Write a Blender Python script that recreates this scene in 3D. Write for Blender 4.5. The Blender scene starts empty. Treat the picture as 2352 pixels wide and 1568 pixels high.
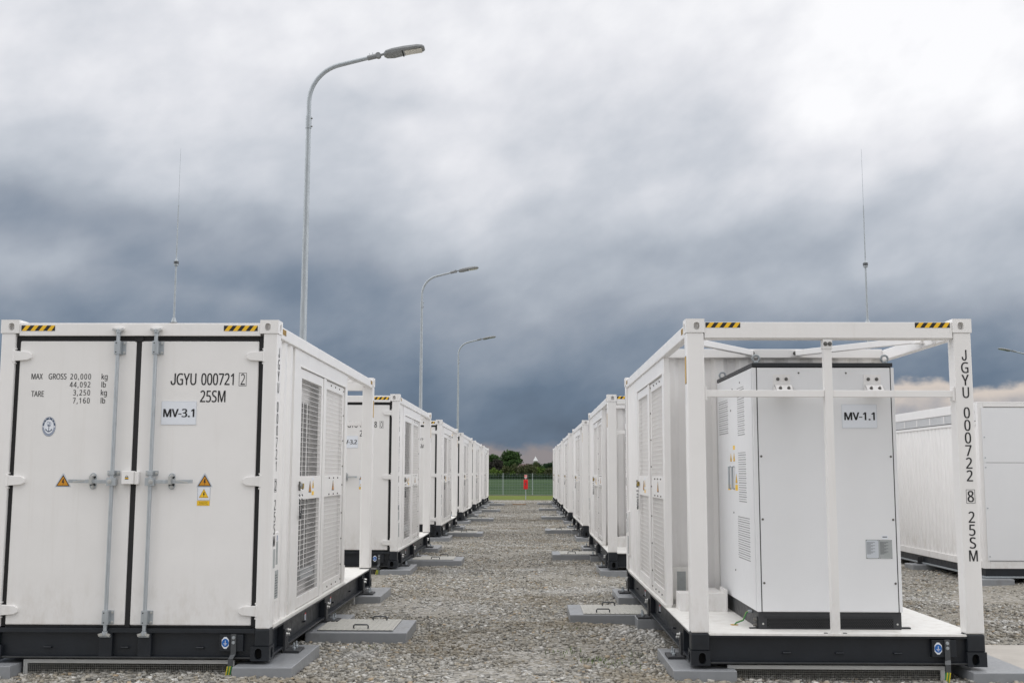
import bpy, math, random
import numpy as np
from mathutils import Vector, Matrix
R = math.radians
scene = bpy.context.scene
col = scene.collection
random.seed(7); rng = np.random.default_rng(11)

# ------------------------------------------------------------------ camera
cam_d = bpy.data.cameras.new('camera'); cam = bpy.data.objects.new('camera', cam_d); col.objects.link(cam)
cam_d.sensor_width = 36.0; cam_d.lens = 38.395; cam_d.clip_start = 0.1; cam_d.clip_end = 6000
cam.matrix_world = (Matrix.Translation((0, 0, 1.582)) @ Matrix.Rotation(0.0153, 4, 'Z')
                    @ Matrix.Rotation(math.pi/2 + 0.1191, 4, 'X') @ Matrix.Rotation(0.0029, 4, 'Z'))
scene.camera = cam

# ------------------------------------------------------------------ world, sun, exposure
SUN_EL, SUN_AZ = R(76), R(185)          # azimuth measured from +Y clockwise
world = bpy.data.worlds.new('World'); scene.world = world; world.use_nodes = True

class NT:
    """small helper for building node trees"""
    def __init__(s, tree): s.t = tree; s.n = tree.nodes; s.l = tree.links
    def new(s, typ, **kw):
        n = s.n.new(typ)
        for k, v in kw.items(): setattr(n, k, v)
        return n
    def put(s, sock, v):
        if isinstance(v, bpy.types.NodeSocket): s.l.new(v, sock)
        else: sock.default_value = v
    def m(s, op, a, b=0.0, c=0.0, clamp=False):
        n = s.new('ShaderNodeMath', operation=op, use_clamp=clamp)
        s.put(n.inputs[0], a); s.put(n.inputs[1], b)
        if len(n.inputs) > 2: s.put(n.inputs[2], c)
        return n.outputs[0]
    def sm(s, v, a, b, lo=0.0, hi=1.0):
        n = s.new('ShaderNodeMapRange', interpolation_type='SMOOTHSTEP')
        s.put(n.inputs['Value'], v); s.put(n.inputs['From Min'], a); s.put(n.inputs['From Max'], b)
        s.put(n.inputs['To Min'], lo); s.put(n.inputs['To Max'], hi)
        return n.outputs['Result']
    def ramp(s, v, stops, interp='LINEAR'):
        n = s.new('ShaderNodeValToRGB'); cr = n.color_ramp; cr.interpolation = interp
        while len(cr.elements) < len(stops): cr.elements.new(0.5)
        for e, (p, c) in zip(cr.elements, stops):
            e.position = p; e.color = (*c, 1) if len(c) == 3 else c
        s.put(n.inputs[0], v); return n.outputs[0]
    def mix(s, f, a, b, blend='MIX'):
        n = s.new('ShaderNodeMix', data_type='RGBA', blend_type=blend)
        s.put(n.inputs[0], f)
        s.put(n.inputs[6], a if isinstance(a, bpy.types.NodeSocket) else (*a, 1))
        s.put(n.inputs[7], b if isinstance(b, bpy.types.NodeSocket) else (*b, 1))
        return n.outputs[2]
    def noise(s, vec, scale, detail=4, rough=0.5, dim='3D', dist=0.0):
        n = s.new('ShaderNodeTexNoise', noise_dimensions=dim)
        if vec is not None: s.put(n.inputs['Vector'], vec)
        s.put(n.inputs['Scale'], scale); s.put(n.inputs['Detail'], detail); s.put(n.inputs['Roughness'], rough)
        s.put(n.inputs['Distortion'], dist)
        return n.outputs[0]
    def xyz(s, x, y, z):
        n = s.new('ShaderNodeCombineXYZ'); s.put(n.inputs[0], x); s.put(n.inputs[1], y); s.put(n.inputs[2], z)
        return n.outputs[0]

def build_world():
    N = NT(world.node_tree); N.n.clear()
    tc = N.new('ShaderNodeTexCoord'); sep = N.new('ShaderNodeSeparateXYZ')
    N.l.new(tc.outputs['Generated'], sep.inputs[0])
    X, Y, Z = sep.outputs
    az = N.m('MULTIPLY', N.m('ARCTAN2', X, Y), 57.2958)
    el = N.m('MULTIPLY', N.m('ARCSINE', Z), 57.2958)
    # stretched cloud coordinates (degrees); wisps get thinner towards the horizon
    p = N.xyz(N.m('MULTIPLY', az, 0.075), N.m('MULTIPLY', el, 0.13), 0.0)
    w1 = N.m('SUBTRACT', N.noise(p, 1.3, 3, 0.5), 0.5)
    w2 = N.m('SUBTRACT', N.noise(N.xyz(N.m('MULTIPLY', az, 0.075), N.m('MULTIPLY', el, 0.13), 7.3), 1.3, 3, 0.5), 0.5)
    azw = N.m('ADD', az, N.m('MULTIPLY', w1, 7.0))
    elw = N.m('ADD', el, N.m('MULTIPLY', w2, 4.0))
    # lightness by elevation
    L = N.ramp(N.m('DIVIDE', elw, 90.0), [(p_/90, (v, v, v)) for p_, v in
        [(0, .43), (2.5, .46), (4.5, .50), (6.5, .56), (8.7, .635), (11, .72), (13, .785), (15.2, .84), (17.5, .88), (20.5, .90), (25, .92), (60, .97)]])
    def blob(dx, dy, sx, sy, amp):
        a0 = math.degrees(math.atan((dx-1176)*1.0884/2730)) - 0.88
        e0 = 6.824 + math.degrees(math.atan((784-dy)*1.0884/2730))
        k = 1.0884/2730*57.3
        u = N.m('MULTIPLY', N.m('SUBTRACT', azw, a0), 1/(sx*k)); v = N.m('MULTIPLY', N.m('SUBTRACT', elw, e0), 1/(sy*k))
        r2 = N.m('ADD', N.m('MULTIPLY', u, u), N.m('MULTIPLY', v, v))
        return N.m('MULTIPLY', N.m('EXPONENT', N.m('MULTIPLY', r2, -1.0)), amp)
    for b in BLOBS: L = N.m('ADD', L, blob(*b))
    # detail of the cloud deck
    elt = N.m('ADD', el, N.m('MULTIPLY', az, -0.22))      # cloud bands lean down to the right
    q = N.xyz(N.m('MULTIPLY', az, 0.095), N.m('MULTIPLY', elt, 0.14), 2.2)
    n1 = N.m('SUBTRACT', N.noise(q, 1.5, 5, 0.45), 0.5)
    q2 = N.xyz(N.m('MULTIPLY', az, 0.2), N.m('MULTIPLY', elt, 0.26), 4.1)
    n2 = N.m('SUBTRACT', N.noise(q2, 2.0, 6, 0.5), 0.5)
    L = N.m('ADD', L, N.m('ADD', N.m('MULTIPLY', n1, 0.22), N.m('MULTIPLY', n2, 0.10)))
    q3 = N.xyz(N.m('ADD', N.m('MULTIPLY', az, 0.20), N.m('MULTIPLY', w1, 0.9)), N.m('ADD', N.m('MULTIPLY', elt, 0.34), N.m('MULTIPLY', w2, 0.9)), 9.4)
    n3 = N.m('SUBTRACT', N.noise(q3, 1.1, 5, 0.48), 0.5)
    L = N.m('ADD', L, N.m('MULTIPLY', n3, N.sm(el, 10, 22, 0.17, 0.07)))
    # storm front only ahead: unseen deck beside and behind is lightened as added fill
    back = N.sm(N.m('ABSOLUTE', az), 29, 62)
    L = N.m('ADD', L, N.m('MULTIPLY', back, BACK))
    c = N.ramp(L, [(.38, (.095, .130, .185)), (.47, (.138, .188, .262)), (.565, (.231, .279, .352)), (.65, (.335, .375, .440)), (.73, (.445, .485, .546)),
                   (.82, (.60, .63, .685)), (.915, (.807, .815, .855)), (1.0, (1.0, 1.0, 1.02))])
    # clear strip of far sky under the storm cloud, warm at the far right
    rgt = N.sm(az, 13, 19)
    n3 = N.noise(N.xyz(N.m('MULTIPLY', az, 0.35), N.m('MULTIPLY', el, 0.6), 0), 1.0, 5, 0.55)
    edge = N.m('ADD', N.m('ADD', 1.35, N.m('MULTIPLY', rgt, 3.0)), N.m('MULTIPLY', N.m('SUBTRACT', n3, 0.5), 2.4))
    d = N.m('SUBTRACT', el, edge)
    low = N.sm(d, -0.35, 0.25, 1.0, 0.0)
    rim = N.m('MULTIPLY', rgt, N.sm(d, -1.6, -0.3, 0.0, 1.0))
    lowc = N.mix(rim, N.mix(rgt, (.275, .252, .262), (.34, .345, .38)), (.66, .585, .53))
    low = N.m('MULTIPLY', low, N.m('SUBTRACT', 1.0, back))
    c = N.mix(low, c, lowc)
    # below the horizon
    c = N.mix(N.sm(el, -4, -0.5), (.10, .10, .085), c)
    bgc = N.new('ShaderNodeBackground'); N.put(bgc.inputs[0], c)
    # outside the picture: sky strength added at sides and overhead, cut behind, to light the containers
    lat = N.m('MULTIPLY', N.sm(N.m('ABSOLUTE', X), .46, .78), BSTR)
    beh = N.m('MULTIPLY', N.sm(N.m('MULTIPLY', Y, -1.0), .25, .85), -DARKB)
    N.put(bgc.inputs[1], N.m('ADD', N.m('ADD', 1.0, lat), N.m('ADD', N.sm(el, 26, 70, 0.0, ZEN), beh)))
    sky = N.new('ShaderNodeTexSky', sky_type='NISHITA'); sky.sun_disc = False
    sky.sun_elevation = SUN_EL; sky.sun_rotation = SUN_AZ
    bgs = N.new('ShaderNodeBackground'); N.put(bgs.inputs[0], sky.outputs[0]); bgs.inputs[1].default_value = 0.1
    mx = N.new('ShaderNodeMixShader'); mx.inputs[0].default_value = 0.97
    N.l.new(bgs.outputs[0], mx.inputs[1]); N.l.new(bgc.outputs[0], mx.inputs[2])
    out = N.new('ShaderNodeOutputWorld'); N.l.new(mx.outputs[0], out.inputs[0])

# soft light and dark masses of the cloud deck: x, y, half widths (photo degrees), strength
BLOBS = [(90, 550, 400, 70, -.15), (640, 580, 230, 75, -.045), (590, 660, 230, 45, -.13), (200, 655, 240, 38, .01), (60, 740, 200, 40, -.04),
         (1620, 370, 230, 110, -.06), (1040, 400, 130, 170, .06), (1180, 600, 160, 80, .065), (2050, 260, 260, 130, .06),
         (2150, 110, 360, 190, .11), (850, 250, 170, 40, -.06), (300, 250, 300, 90, .04), (1700, 690, 380, 75, .07), (2200, 600, 300, 110, .03), (1440, 560, 200, 40, -.05), (1250, 910, 380, 70, -.045)]
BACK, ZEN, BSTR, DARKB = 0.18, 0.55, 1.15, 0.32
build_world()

sun_d = bpy.data.lights.new('sun', 'SUN'); sun = bpy.data.objects.new('sun', sun_d); col.objects.link(sun)
sun_d.energy = 0.5; sun_d.angle = R(40); sun_d.color = (1.0, 0.965, 0.92)
sdir = Vector((math.sin(SUN_AZ)*math.cos(SUN_EL), math.cos(SUN_AZ)*math.cos(SUN_EL), math.sin(SUN_EL)))
sun.rotation_euler = sdir.to_track_quat('Z', 'Y').to_euler()
scene.view_settings.view_transform = 'Standard'; scene.view_settings.look = 'None'
scene.view_settings.exposure = 0.0; scene.view_settings.gamma = 1.0

# ------------------------------------------------------------------ materials
def mat(name, rgb, rough=0.5, metal=0.0, var=0.0, vscale=6.0, bump=0.0, bscale=60.0, streak=0.0, dirt=None, spec=0.5, stretch=(1, 1, 1)):
    m = bpy.data.materials.new(name); m.use_nodes = True
    N = NT(m.node_tree); b = N.n['Principled BSDF']
    b.inputs['Roughness'].default_value = rough; b.inputs['Metallic'].default_value = metal
    b.inputs['Specular IOR Level'].default_value = spec
    tc = N.new('ShaderNodeTexCoord'); v = tc.outputs['Object']
    c = None
    if var > 0:
        mp = N.new('ShaderNodeMapping'); N.l.new(v, mp.inputs[0]); mp.inputs['Scale'].default_value = stretch
        n = N.noise(mp.outputs[0], vscale, 5, 0.6)
        c = N.ramp(n, [(0.25, tuple(x*(1-var) for x in rgb)), (0.75, tuple(min(1, x*(1+var)) for x in rgb))])
    if streak > 0:
        mp = N.new('ShaderNodeMapping'); N.l.new(v, mp.inputs[0]); mp.inputs['Scale'].default_value = (16, 16, 0.7)
        n = N.noise(mp.outputs[0], 1.0, 5, 0.65)
        f = N.m('MULTIPLY', N.sm(n, 0.52, 0.8), streak)
        c = N.mix(f, c if c else rgb, dirt or (.42, .36, .28))
    if name in ('white_paint', 'deck_paint'):
        oi = N.new('ShaderNodeObjectInfo'); c = N.mix(1.0, c, N.ramp(oi.outputs['Random'], [(0, (.955, .955, .95)), (1, (1, 1, 1))]), 'MULTIPLY')
        se = N.new('ShaderNodeSeparateXYZ'); N.l.new(v, se.inputs[0])
        mp = N.new('ShaderNodeMapping'); N.l.new(v, mp.inputs[0]); mp.inputs['Scale'].default_value = (5, 5, 2.2)
        spl = N.m('MULTIPLY', N.sm(N.noise(mp.outputs[0], 2.0, 7, .72), .42, .72), N.sm(se.outputs[2], .28, .85, .26, 0.0))
        c = N.mix(spl, c, (.40, .345, .27))
        spk = N.m('MULTIPLY', N.sm(N.noise(v, 5.5, 8, .8), .68, .76), .16); c = N.mix(spk, c, (.50, .45, .38))
    if name == 'grey_painted_concrete':
        st = N.m('MULTIPLY', N.sm(N.noise(v, 3.2, 7, .7), .52, .68), .45); c = N.mix(st, c, (.17, .165, .155))
    if c is None: b.inputs['Base Color'].default_value = (*rgb, 1)
    else:
        N.put(b.inputs['Base Color'], c)
    if var > 0:
        n2 = N.noise(v, vscale*3.1, 4, 0.6); N.put(b.inputs['Roughness'], N.sm(n2, 0.2, 0.8, max(0.05, rough-0.1), min(1, rough+0.1)))
    if bump > 0:
        bn = N.new('ShaderNodeBump'); bn.inputs['Strength'].default_value = bump; bn.inputs['Distance'].default_value = 0.01
        N.put(bn.inputs['Height'], N.noise(v, bscale, 4, 0.6)); N.l.new(bn.outputs[0], b.inputs['Normal'])
    return m

M = {}
M['white'] = mat('white_paint', (.815, .80, .785), .38, var=.025, vscale=3, bump=.06, bscale=9, streak=.12, dirt=(.52, .47, .40))
M['cab'] = mat('cabinet_paint', (.77, .775, .785), .42, var=.015, vscale=3, bump=.05, bscale=160)
M['deck'] = mat('deck_paint', (.80, .79, .76), .45, var=.04, vscale=4, streak=.25, dirt=(.50, .42, .34))
M['black'] = mat('black_paint', (.011, .014, .019), .42, var=.25, vscale=5, bump=.05, bscale=40)
M['dirtyblack'] = mat('dusty_black_paint', (.035, .036, .036), .6, var=.5, vscale=14)
M['rubber'] = mat('rubber_seal', (.009, .009, .010), .6, bump=.1, bscale=50)
M['zinc'] = mat('galvanised_steel', (.46, .49, .51), .48, .75, var=.16, vscale=14, stretch=(3, 3, .6))
M['zincdull'] = mat('dull_galvanised_steel', (.38, .41, .43), .55, .55, var=.15, vscale=8, stretch=(4, 4, .4))
M['steel'] = mat('bright_bolt_steel', (.62, .62, .60), .35, .9)
M['darksteel'] = mat('dark_bolt_steel', (.16, .155, .145), .45, .8)
M['cap'] = mat('grey_black_cabinet_trim', (.020, .022, .026), .5, var=.1, vscale=8)
M['plinth'] = mat('dark_grey_plinth', (.030, .031, .034), .5, var=.1, vscale=8)
M['hole'] = mat('dark_opening', (.006, .006, .006), .9)
M['vent'] = mat('vent_hole_grey', (.24, .24, .24), .9)
M['ink'] = mat('black_lettering', (.012, .012, .014), .55)
M['navy'] = mat('navy_print', (.018, .045, .105), .5)
M['navypale'] = mat('pale_navy_print', (.25, .29, .39), .5)
M['plate'] = mat('white_plate', (.76, .79, .84), .35)
M['plateedge'] = mat('plate_edge', (.55, .58, .62), .5)
M['yellow'] = mat('yellow_print', (.85, .50, .015), .5)
M['orange'] = mat('orange_print', (.62, .27, .015), .5)
M['signyellow'] = mat('sign_yellow', (.88, .55, .02), .5)
M['tan'] = mat('tan_sticker', (.50, .30, .06), .6)
M['greytag'] = mat('grey_tag', (.36, .38, .38), .5, var=.1, vscale=25)
M['blue'] = mat('blue_print', (.01, .12, .42), .45)
M['pier'] = mat('grey_painted_concrete', (.255, .265, .278), .36, var=.07, vscale=7, bump=.16, bscale=35, streak=.12, dirt=(.13, .135, .14), spec=.75)
M['lid'] = mat('ribbed_lid_steel', (.46, .45, .41), .55, .25, var=.08, vscale=9)
M['alu'] = mat('aluminium_frame', (.60, .60, .58), .5, .3, var=.06, vscale=6)
M['iron'] = mat('dark_iron', (.10, .105, .11), .5, .6)
M['earth_yellow'] = mat('earth_cable_yellow', (.62, .50, .03), .5)
M['earth_green'] = mat('earth_cable_green', (.04, .21, .07), .5)
M['redbox'] = mat('red_enamel', (.62, .010, .012), .4, var=.08, vscale=6)
M['whitesign'] = mat('white_sign', (.78, .76, .72), .5)
M['concrete'] = mat('pale_concrete', (.43, .40, .36), .8, var=.10, vscale=3, bump=.3, bscale=50)
M['plinthcon'] = mat('plinth_concrete', (.22, .21, .19), .8, var=.1, vscale=2)
M['lens'] = mat('lamp_lens', (.58, .56, .50), .22)
M['lamphead'] = mat('lamp_head_grey', (.22, .23, .235), .5, var=.06, vscale=6)
M['bark'] = mat('bark', (.06, .045, .035), .9, var=.2)
M['rooftile'] = mat('red_brown_roof', (.075, .046, .042), .85, var=.2, vscale=2)
M['wallplaster'] = mat('pale_wall', (.42, .38, .33), .9)
M['wood'] = mat('weathered_board', (.34, .22, .13), .8, var=.2, vscale=4)
M['brass'] = mat('brass_lock', (.45, .33, .10), .4, .8)
M['silver'] = mat('silver_roof', (.60, .60, .60), .6)

def leafmat(name, a, b):
    m = bpy.data.materials.new(name); m.use_nodes = True
    N = NT(m.node_tree); p = N.n['Principled BSDF']; p.inputs['Roughness'].default_value = .75; p.inputs['Specular IOR Level'].default_value = .2
    g = N.new('ShaderNodeNewGeometry')
    N.put(p.inputs['Base Color'], N.ramp(g.outputs['Random Per Island'], [(0, a), (1, b)]))
    return m
M['leaf_mid'] = leafmat('leaves_mid_green', (.022, .050, .014), (.060, .115, .030))
M['leaf_dark'] = leafmat('leaves_dark_green', (.014, .034, .016), (.032, .065, .026))
M['leaf_brown'] = leafmat('leaves_purple_brown', (.024, .024, .020), (.048, .045, .034))
M['leaf_olive'] = leafmat('leaves_olive', (.045, .055, .022), (.080, .092, .035))
M['leaf_light'] = leafmat('leaves_fresh_green', (.060, .105, .016), (.115, .175, .032))

# ------------------------------------------------------------------ mesh builder
class MB:
    def __init__(s): s.v = []; s.f = []; s.fm = []; s.mats = []
    def mi(s, m):
        if m not in s.mats: s.mats.append(m)
        return s.mats.index(m)
    def add(s, verts, faces, m):
        k = len(s.v); i = s.mi(m)
        s.v += [tuple(p) for p in verts]
        for f in faces: s.f.append(tuple(k+j for j in f)); s.fm.append(i)
    def box(s, x0, x1, y0, y1, z0, z1, m='white'):
        s.add([(x0, y0, z0), (x1, y0, z0), (x1, y1, z0), (x0, y1, z0), (x0, y0, z1), (x1, y0, z1), (x1, y1, z1), (x0, y1, z1)],
              [(0, 3, 2, 1), (4, 5, 6, 7), (0, 1, 5, 4), (1, 2, 6, 5), (2, 3, 7, 6), (3, 0, 4, 7)], m)
    def obox(s, c, ax, ay, az, m):
        """oriented box: centre and three half-axis vectors"""
        c, ax, ay, az = map(Vector, (c, ax, ay, az)); v = []
        for k in (-1, 1):
            for (i, j) in ((-1, -1), (1, -1), (1, 1), (-1, 1)): v.append(c+ax*i+ay*j+az*k)
        s.add(v, [(0, 3, 2, 1), (4, 5, 6, 7), (0, 1, 5, 4), (1, 2, 6, 5), (2, 3, 7, 6), (3, 0, 4, 7)], m)
    def bar(s, a, b, w, h, m):
        a, b = Vector(a), Vector(b); d = (b-a); L = d.length; d.normalize()
        up = Vector((0, 0, 1)) if abs(d.z) < .95 else Vector((0, 1, 0))
        sx = d.cross(up).normalized(); u = sx.cross(d)
        s.obox((a+b)/2, sx*w/2, d*L/2, u*h/2, m)
    def cyl(s, a, b, r, m, n=10, r2=None, cap=True):
        s.tube([a, b], [r, r if r2 is None else r2], m, n, cap)
    def tube(s, pts, r, m, n=8, cap=True):
        pts = [Vector(p) for p in pts]; rs = r if isinstance(r, (list, tuple)) else [r]*len(pts)
        k0 = len(s.v); i = s.mi(m); prev = None
        for j, p in enumerate(pts):
            d = (pts[min(j+1, len(pts)-1)]-pts[max(j-1, 0)]).normalized()
            if prev is None: prev = d.orthogonal().normalized()
            u = (prev-d*prev.dot(d)).normalized(); w = d.cross(u); prev = u
            for q in range(n):
                a = 2*math.pi*q/n; s.v.append(tuple(p+(u*math.cos(a)+w*math.sin(a))*rs[j]))
        for j in range(len(pts)-1):
            for q in range(n):
                a = k0+j*n+q; b = k0+j*n+(q+1) % n
                s.f.append((a, b, b+n, a+n)); s.fm.append(i)
        if cap:
            s.f.append(tuple(k0+q for q in reversed(range(n)))); s.fm.append(i)
            e = k0+(len(pts)-1)*n; s.f.append(tuple(e+q for q in range(n))); s.fm.append(i)
    def ring(s, c, nrm, R_, r, m, n=20, k=8):
        c, nrm = Vector(c), Vector(nrm).normalized(); u = nrm.orthogonal().normalized(); w = nrm.cross(u)
        k0 = len(s.v); i = s.mi(m)
        for a in range(n):
            A = 2*math.pi*a/n; d = u*math.cos(A)+w*math.sin(A)
            for b in range(k):
                B = 2*math.pi*b/k; s.v.append(tuple(c+d*(R_+r*math.cos(B))+nrm*r*math.sin(B)))
        for a in range(n):
            for b in range(k):
                s.f.append((k0+a*k+b, k0+((a+1) % n)*k+b, k0+((a+1) % n)*k+(b+1) % k, k0+a*k+(b+1) % k)); s.fm.append(i)
    def poly(s, o, rt, up, pts, th, m):
        """flat polygon standing th proud of a face; o origin, rt/up unit vectors in the face"""
        o, rt, up = Vector(o), Vector(rt), Vector(up); n = rt.cross(up)
        fr = [o+rt*x+up*y+n*th for x, y in pts]; bk = [o+rt*x+up*y for x, y in pts]; k = len(pts)
        s.add(fr+bk, [tuple(range(k))]+[(j, j+k, (j+1) % k+k, (j+1) % k) for j in range(k)], m)
    def disc(s, o, rt, up, cx, cy, rx, ry, th, m, n=24):
        s.poly(o, rt, up, [(cx+rx*math.cos(2*math.pi*i/n), cy+ry*math.sin(2*math.pi*i/n)) for i in range(n)], th, m)
    def annulus(s, o, rt, up, cx, cy, r0, r1, th, m, n=32, a0=0, a1=360):
        o, rt, up = Vector(o), Vector(rt), Vector(up); nn = rt.cross(up); v = []; f = []
        for i in range(n+1):
            a = R(a0+(a1-a0)*i/n)
            for r in (r0, r1): v.append(o+rt*(cx+r*math.cos(a))+up*(cy+r*math.sin(a))+nn*th)
        for i in range(n): f.append((2*i, 2*i+1, 2*i+3, 2*i+2))
        s.add(v, f, m)
    def holed(s, o, rt, up, w, h, cx, cy, rx, ry, depth, m, mh, n=16):
        """rectangular face w x h with an oval hole sunk by depth"""
        o, rt, up = Vector(o), Vector(rt), Vector(up); nn = rt.cross(up)
        P = lambda x, y, d=0: o+rt*x+up*y-nn*d
        out = []; inn = []
        for i in range(n):
            a = 2*math.pi*(i+.5)/n; c, q = math.cos(a), math.sin(a)
            t = min((w-cx if c > 0 else cx)/max(1e-6, abs(c)), (h-cy if q > 0 else cy)/max(1e-6, abs(q)))
            out.append((cx+c*t, cy+q*t)); e = (abs(c)**2.6+abs(q)**2.6)**(-1/2.6)
            inn.append((cx+c*rx*e, cy+q*ry*e))
        corners = [(0, 0), (w, 0), (w, h), (0, h)]
        ring = []
        for i in range(n):
            ring.append((out[i], i)); a, b = out[i], out[(i+1) % n]
            for cc in corners:
                if min(a[0], b[0])-1e-6 <= cc[0] <= max(a[0], b[0])+1e-6 and min(a[1], b[1])-1e-6 <= cc[1] <= max(a[1], b[1])+1e-6 and a[0] != b[0] and a[1] != b[1]:
                    ring.append((cc, None))
        v = [P(*p) for p in inn]+[P(p[0], p[1], depth) for p in inn]; vo = [P(*p) for p, _ in ring]
        f = [(i, i+n, (i+1) % n+n, (i+1) % n) for i in range(n)]; fo = []
        base = 2*n; j = 0; R_ = len(ring)
        for i in range(n):
            st = j; j += 1
            mid = []
            while j < R_ and ring[j][1] is None: mid.append(j); j += 1
            fo.append(tuple([i, base+st]+[base+k for k in mid]+[base+(j % R_), (i+1) % n]))
        s.add(v+vo, fo+f, m)
        s.add([P(p[0], p[1], depth*.98) for p in inn], [tuple(range(n))], mh)
    def mesh(s, vs, fs, mtx, m): s.add([mtx @ Vector(p) for p in vs], fs, m)
    def build(s, name, parent=None, bevel=0.0, smooth=False, seg=2):
        me = bpy.data.meshes.new(name); me.from_pydata(s.v, [], s.f)
        for m in s.mats: me.materials.append(M[m])
        me.polygons.foreach_set('material_index', s.fm)
        if smooth:
            me.polygons.foreach_set('use_smooth', [True]*len(s.f))
            try: me.set_sharp_from_angle(angle=R(40))
            except Exception: pass
        me.update()
        o = bpy.data.objects.new(name, me); col.objects.link(o)
        if parent is not None: o.parent = parent
        if bevel > 0:
            b = o.modifiers.new('bevel', 'BEVEL'); b.width = bevel; b.segments = seg; b.limit_method = 'ANGLE'; b.angle_limit = R(50)
            b.harden_normals = False
        return o

def empty(name, loc, rz=0.0):
    o = bpy.data.objects.new(name, None); col.objects.link(o); o.location = loc; o.rotation_euler = (0, 0, rz)
    o.empty_display_size = .2; return o
def tag(o, label=None, cat=None, group=None, kind=None):
    if label: o['label'] = label
    if cat: o['category'] = cat
    if group: o['group'] = group
    if kind: o['kind'] = kind
    return o
KIDS = {}
def copy_tree(o, parent=None):
    c = o.copy(); col.objects.link(c)
    if parent is not None: c.parent = parent
    for ch in list(o.children): copy_tree(ch, c)
    return c

_tc = {}
FONTS = {}
try:      # sans faces that ship inside Blender itself; falls back to the built-in one
    import os
    for k_, n_ in (('a', 'NotoSansHebrew-Regular.woff2'), ('j', 'Inter.woff2')):
        FONTS[k_] = bpy.data.fonts.load(os.path.join(bpy.utils.resource_path('LOCAL'), 'datafiles', 'fonts', n_))
except Exception: FONTS = {}
def face_of(t): return 'j' if t == 'J' else 'a'
def text_geo(t, bold=0.0, space=1.0):
    key = (t, bold, space)
    if key not in _tc:
        cu = bpy.data.curves.new('txt', 'FONT'); cu.body = t; cu.size = 1.0; cu.offset = 0.0; cu.space_character = space; cu.resolution_u = 3
        if FONTS: cu.font = FONTS[face_of(t)]
        ob = bpy.data.objects.new('txt', cu); col.objects.link(ob)
        dg = bpy.context.evaluated_depsgraph_get(); dg.update()
        me = ob.evaluated_get(dg).to_mesh()
        vs = [tuple(v.co) for v in me.vertices]; fs = [tuple(p.vertices) for p in me.polygons]
        ob.evaluated_get(dg).to_mesh_clear(); bpy.data.objects.remove(ob); bpy.data.curves.remove(cu)
        _tc[key] = (vs, fs)
    return _tc[key]
CAPS = {'a': max(v[1] for v in text_geo('H')[0]), 'j': max(v[1] for v in text_geo('J')[0])}
def put_text(mb, t, o, rt, up, x, y, w, h, m='ink', bold=0.0, space=1.0, th=.0012):
    """text with left edge x, baseline y, total width w (None keeps natural), capital height h, on a face"""
    vs, fs = text_geo(t, bold, space)
    if not vs: return
    x0 = min(v[0] for v in vs); x1 = max(v[0] for v in vs); sy = h/CAPS[face_of(t)]; sx = (w/(x1-x0)) if w else sy
    o, rt, up = Vector(o), Vector(rt), Vector(up); n = rt.cross(up); e = h*bold
    for k, d in enumerate((0,) if bold <= 0 else (-e, 0, e)):     # a heavier cut is struck from three overlapping passes
        mb.add([o+rt*(x+d+(v[0]-x0)*sx)+up*(y+v[1]*sy)+n*(th+.0003*k) for v in vs], fs, m)
def frame_rect(mb, o, rt, up, x0, x1, y0, y1, t, th, m):
    for r in ((x0, x1, y0, y0+t), (x0, x1, y1-t, y1), (x0, x0+t, y0+t, y1-t), (x1-t, x1, y0+t, y1-t)):
        mb.poly(o, rt, up, [(r[0], r[2]), (r[1], r[2]), (r[1], r[3]), (r[0], r[3])], th, m)
BOLT = [(-.02, .5), (.22, .5), (.06, .12), (.24, .14), (-.02, -.5), (.02, -.08), (-.2, -.06)]
def warn_triangle(mb, o, rt, up, cx, y0, w, h, mcol, border='ink', base=None, th=.0015):
    if base: mb.poly(o, rt, up, [(cx-w*.60, y0-h*.07), (cx+w*.60, y0-h*.07), (cx+w*.06, y0+h*1.13), (cx-w*.06, y0+h*1.13)], th*.6, base)
    mb.poly(o, rt, up, [(cx-w/2, y0), (cx+w/2, y0), (cx, y0+h)], th, border)
    mb.poly(o, rt, up, [(cx-w*.40, y0+h*.075), (cx+w*.40, y0+h*.075), (cx, y0+h*.86)], th*1.5, mcol)
    k = h*.55
    mb.poly(o, rt, up, [(cx+x*k*.9, y0+h*.36+y*k) for x, y in [(p[0], p[1]) for p in BOLT]], th*2, 'ink')
def hazard(mb, o, rt, up, x0, x1, y0, y1, n, my='yellow', slant=.75, th=.0015):
    mb.poly(o, rt, up, [(x0, y0), (x1, y0), (x1, y1), (x0, y1)], th, 'ink')
    w = (x1-x0)/(n*2); h = y1-y0; sl = h*slant
    for i in range(n):
        a = x0+w*(2*i)+w*.15
        mb.poly(o, rt, up, [(a, y0), (min(a+w, x1), y0), (min(a+w+sl, x1), y1), (min(a+sl, x1), y1)], th*1.6, my)
def hexbolt(mb, c, n, r, h, m='darksteel', washer=True):
    c, n = Vector(c), Vector(n)
    if washer: mb.cyl(c, c+n*h*.25, r*1.45, m, 12)
    mb.cyl(c, c+n*h, r, m, 6)

# ------------------------------------------------------------------ layout measured from the photograph
W, L, H = 2.438, 6.058, 2.896
hw = W/2
XL, YL, SL = -2.1836, 9.4175, 9.081        # left row: aisle face, first door end, spacing
XR, YR, SR = 1.3497, 9.3179, 9.176         # right row: aisle face, first open end, spacing
GZ = -0.125
def gh(x, y): return GZ + .010*math.sin(1.9*x+.7*y) + .008*math.sin(1.1*y-2.3*x+1.0) + .006*math.sin(3.7*y+.9*x)

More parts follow.
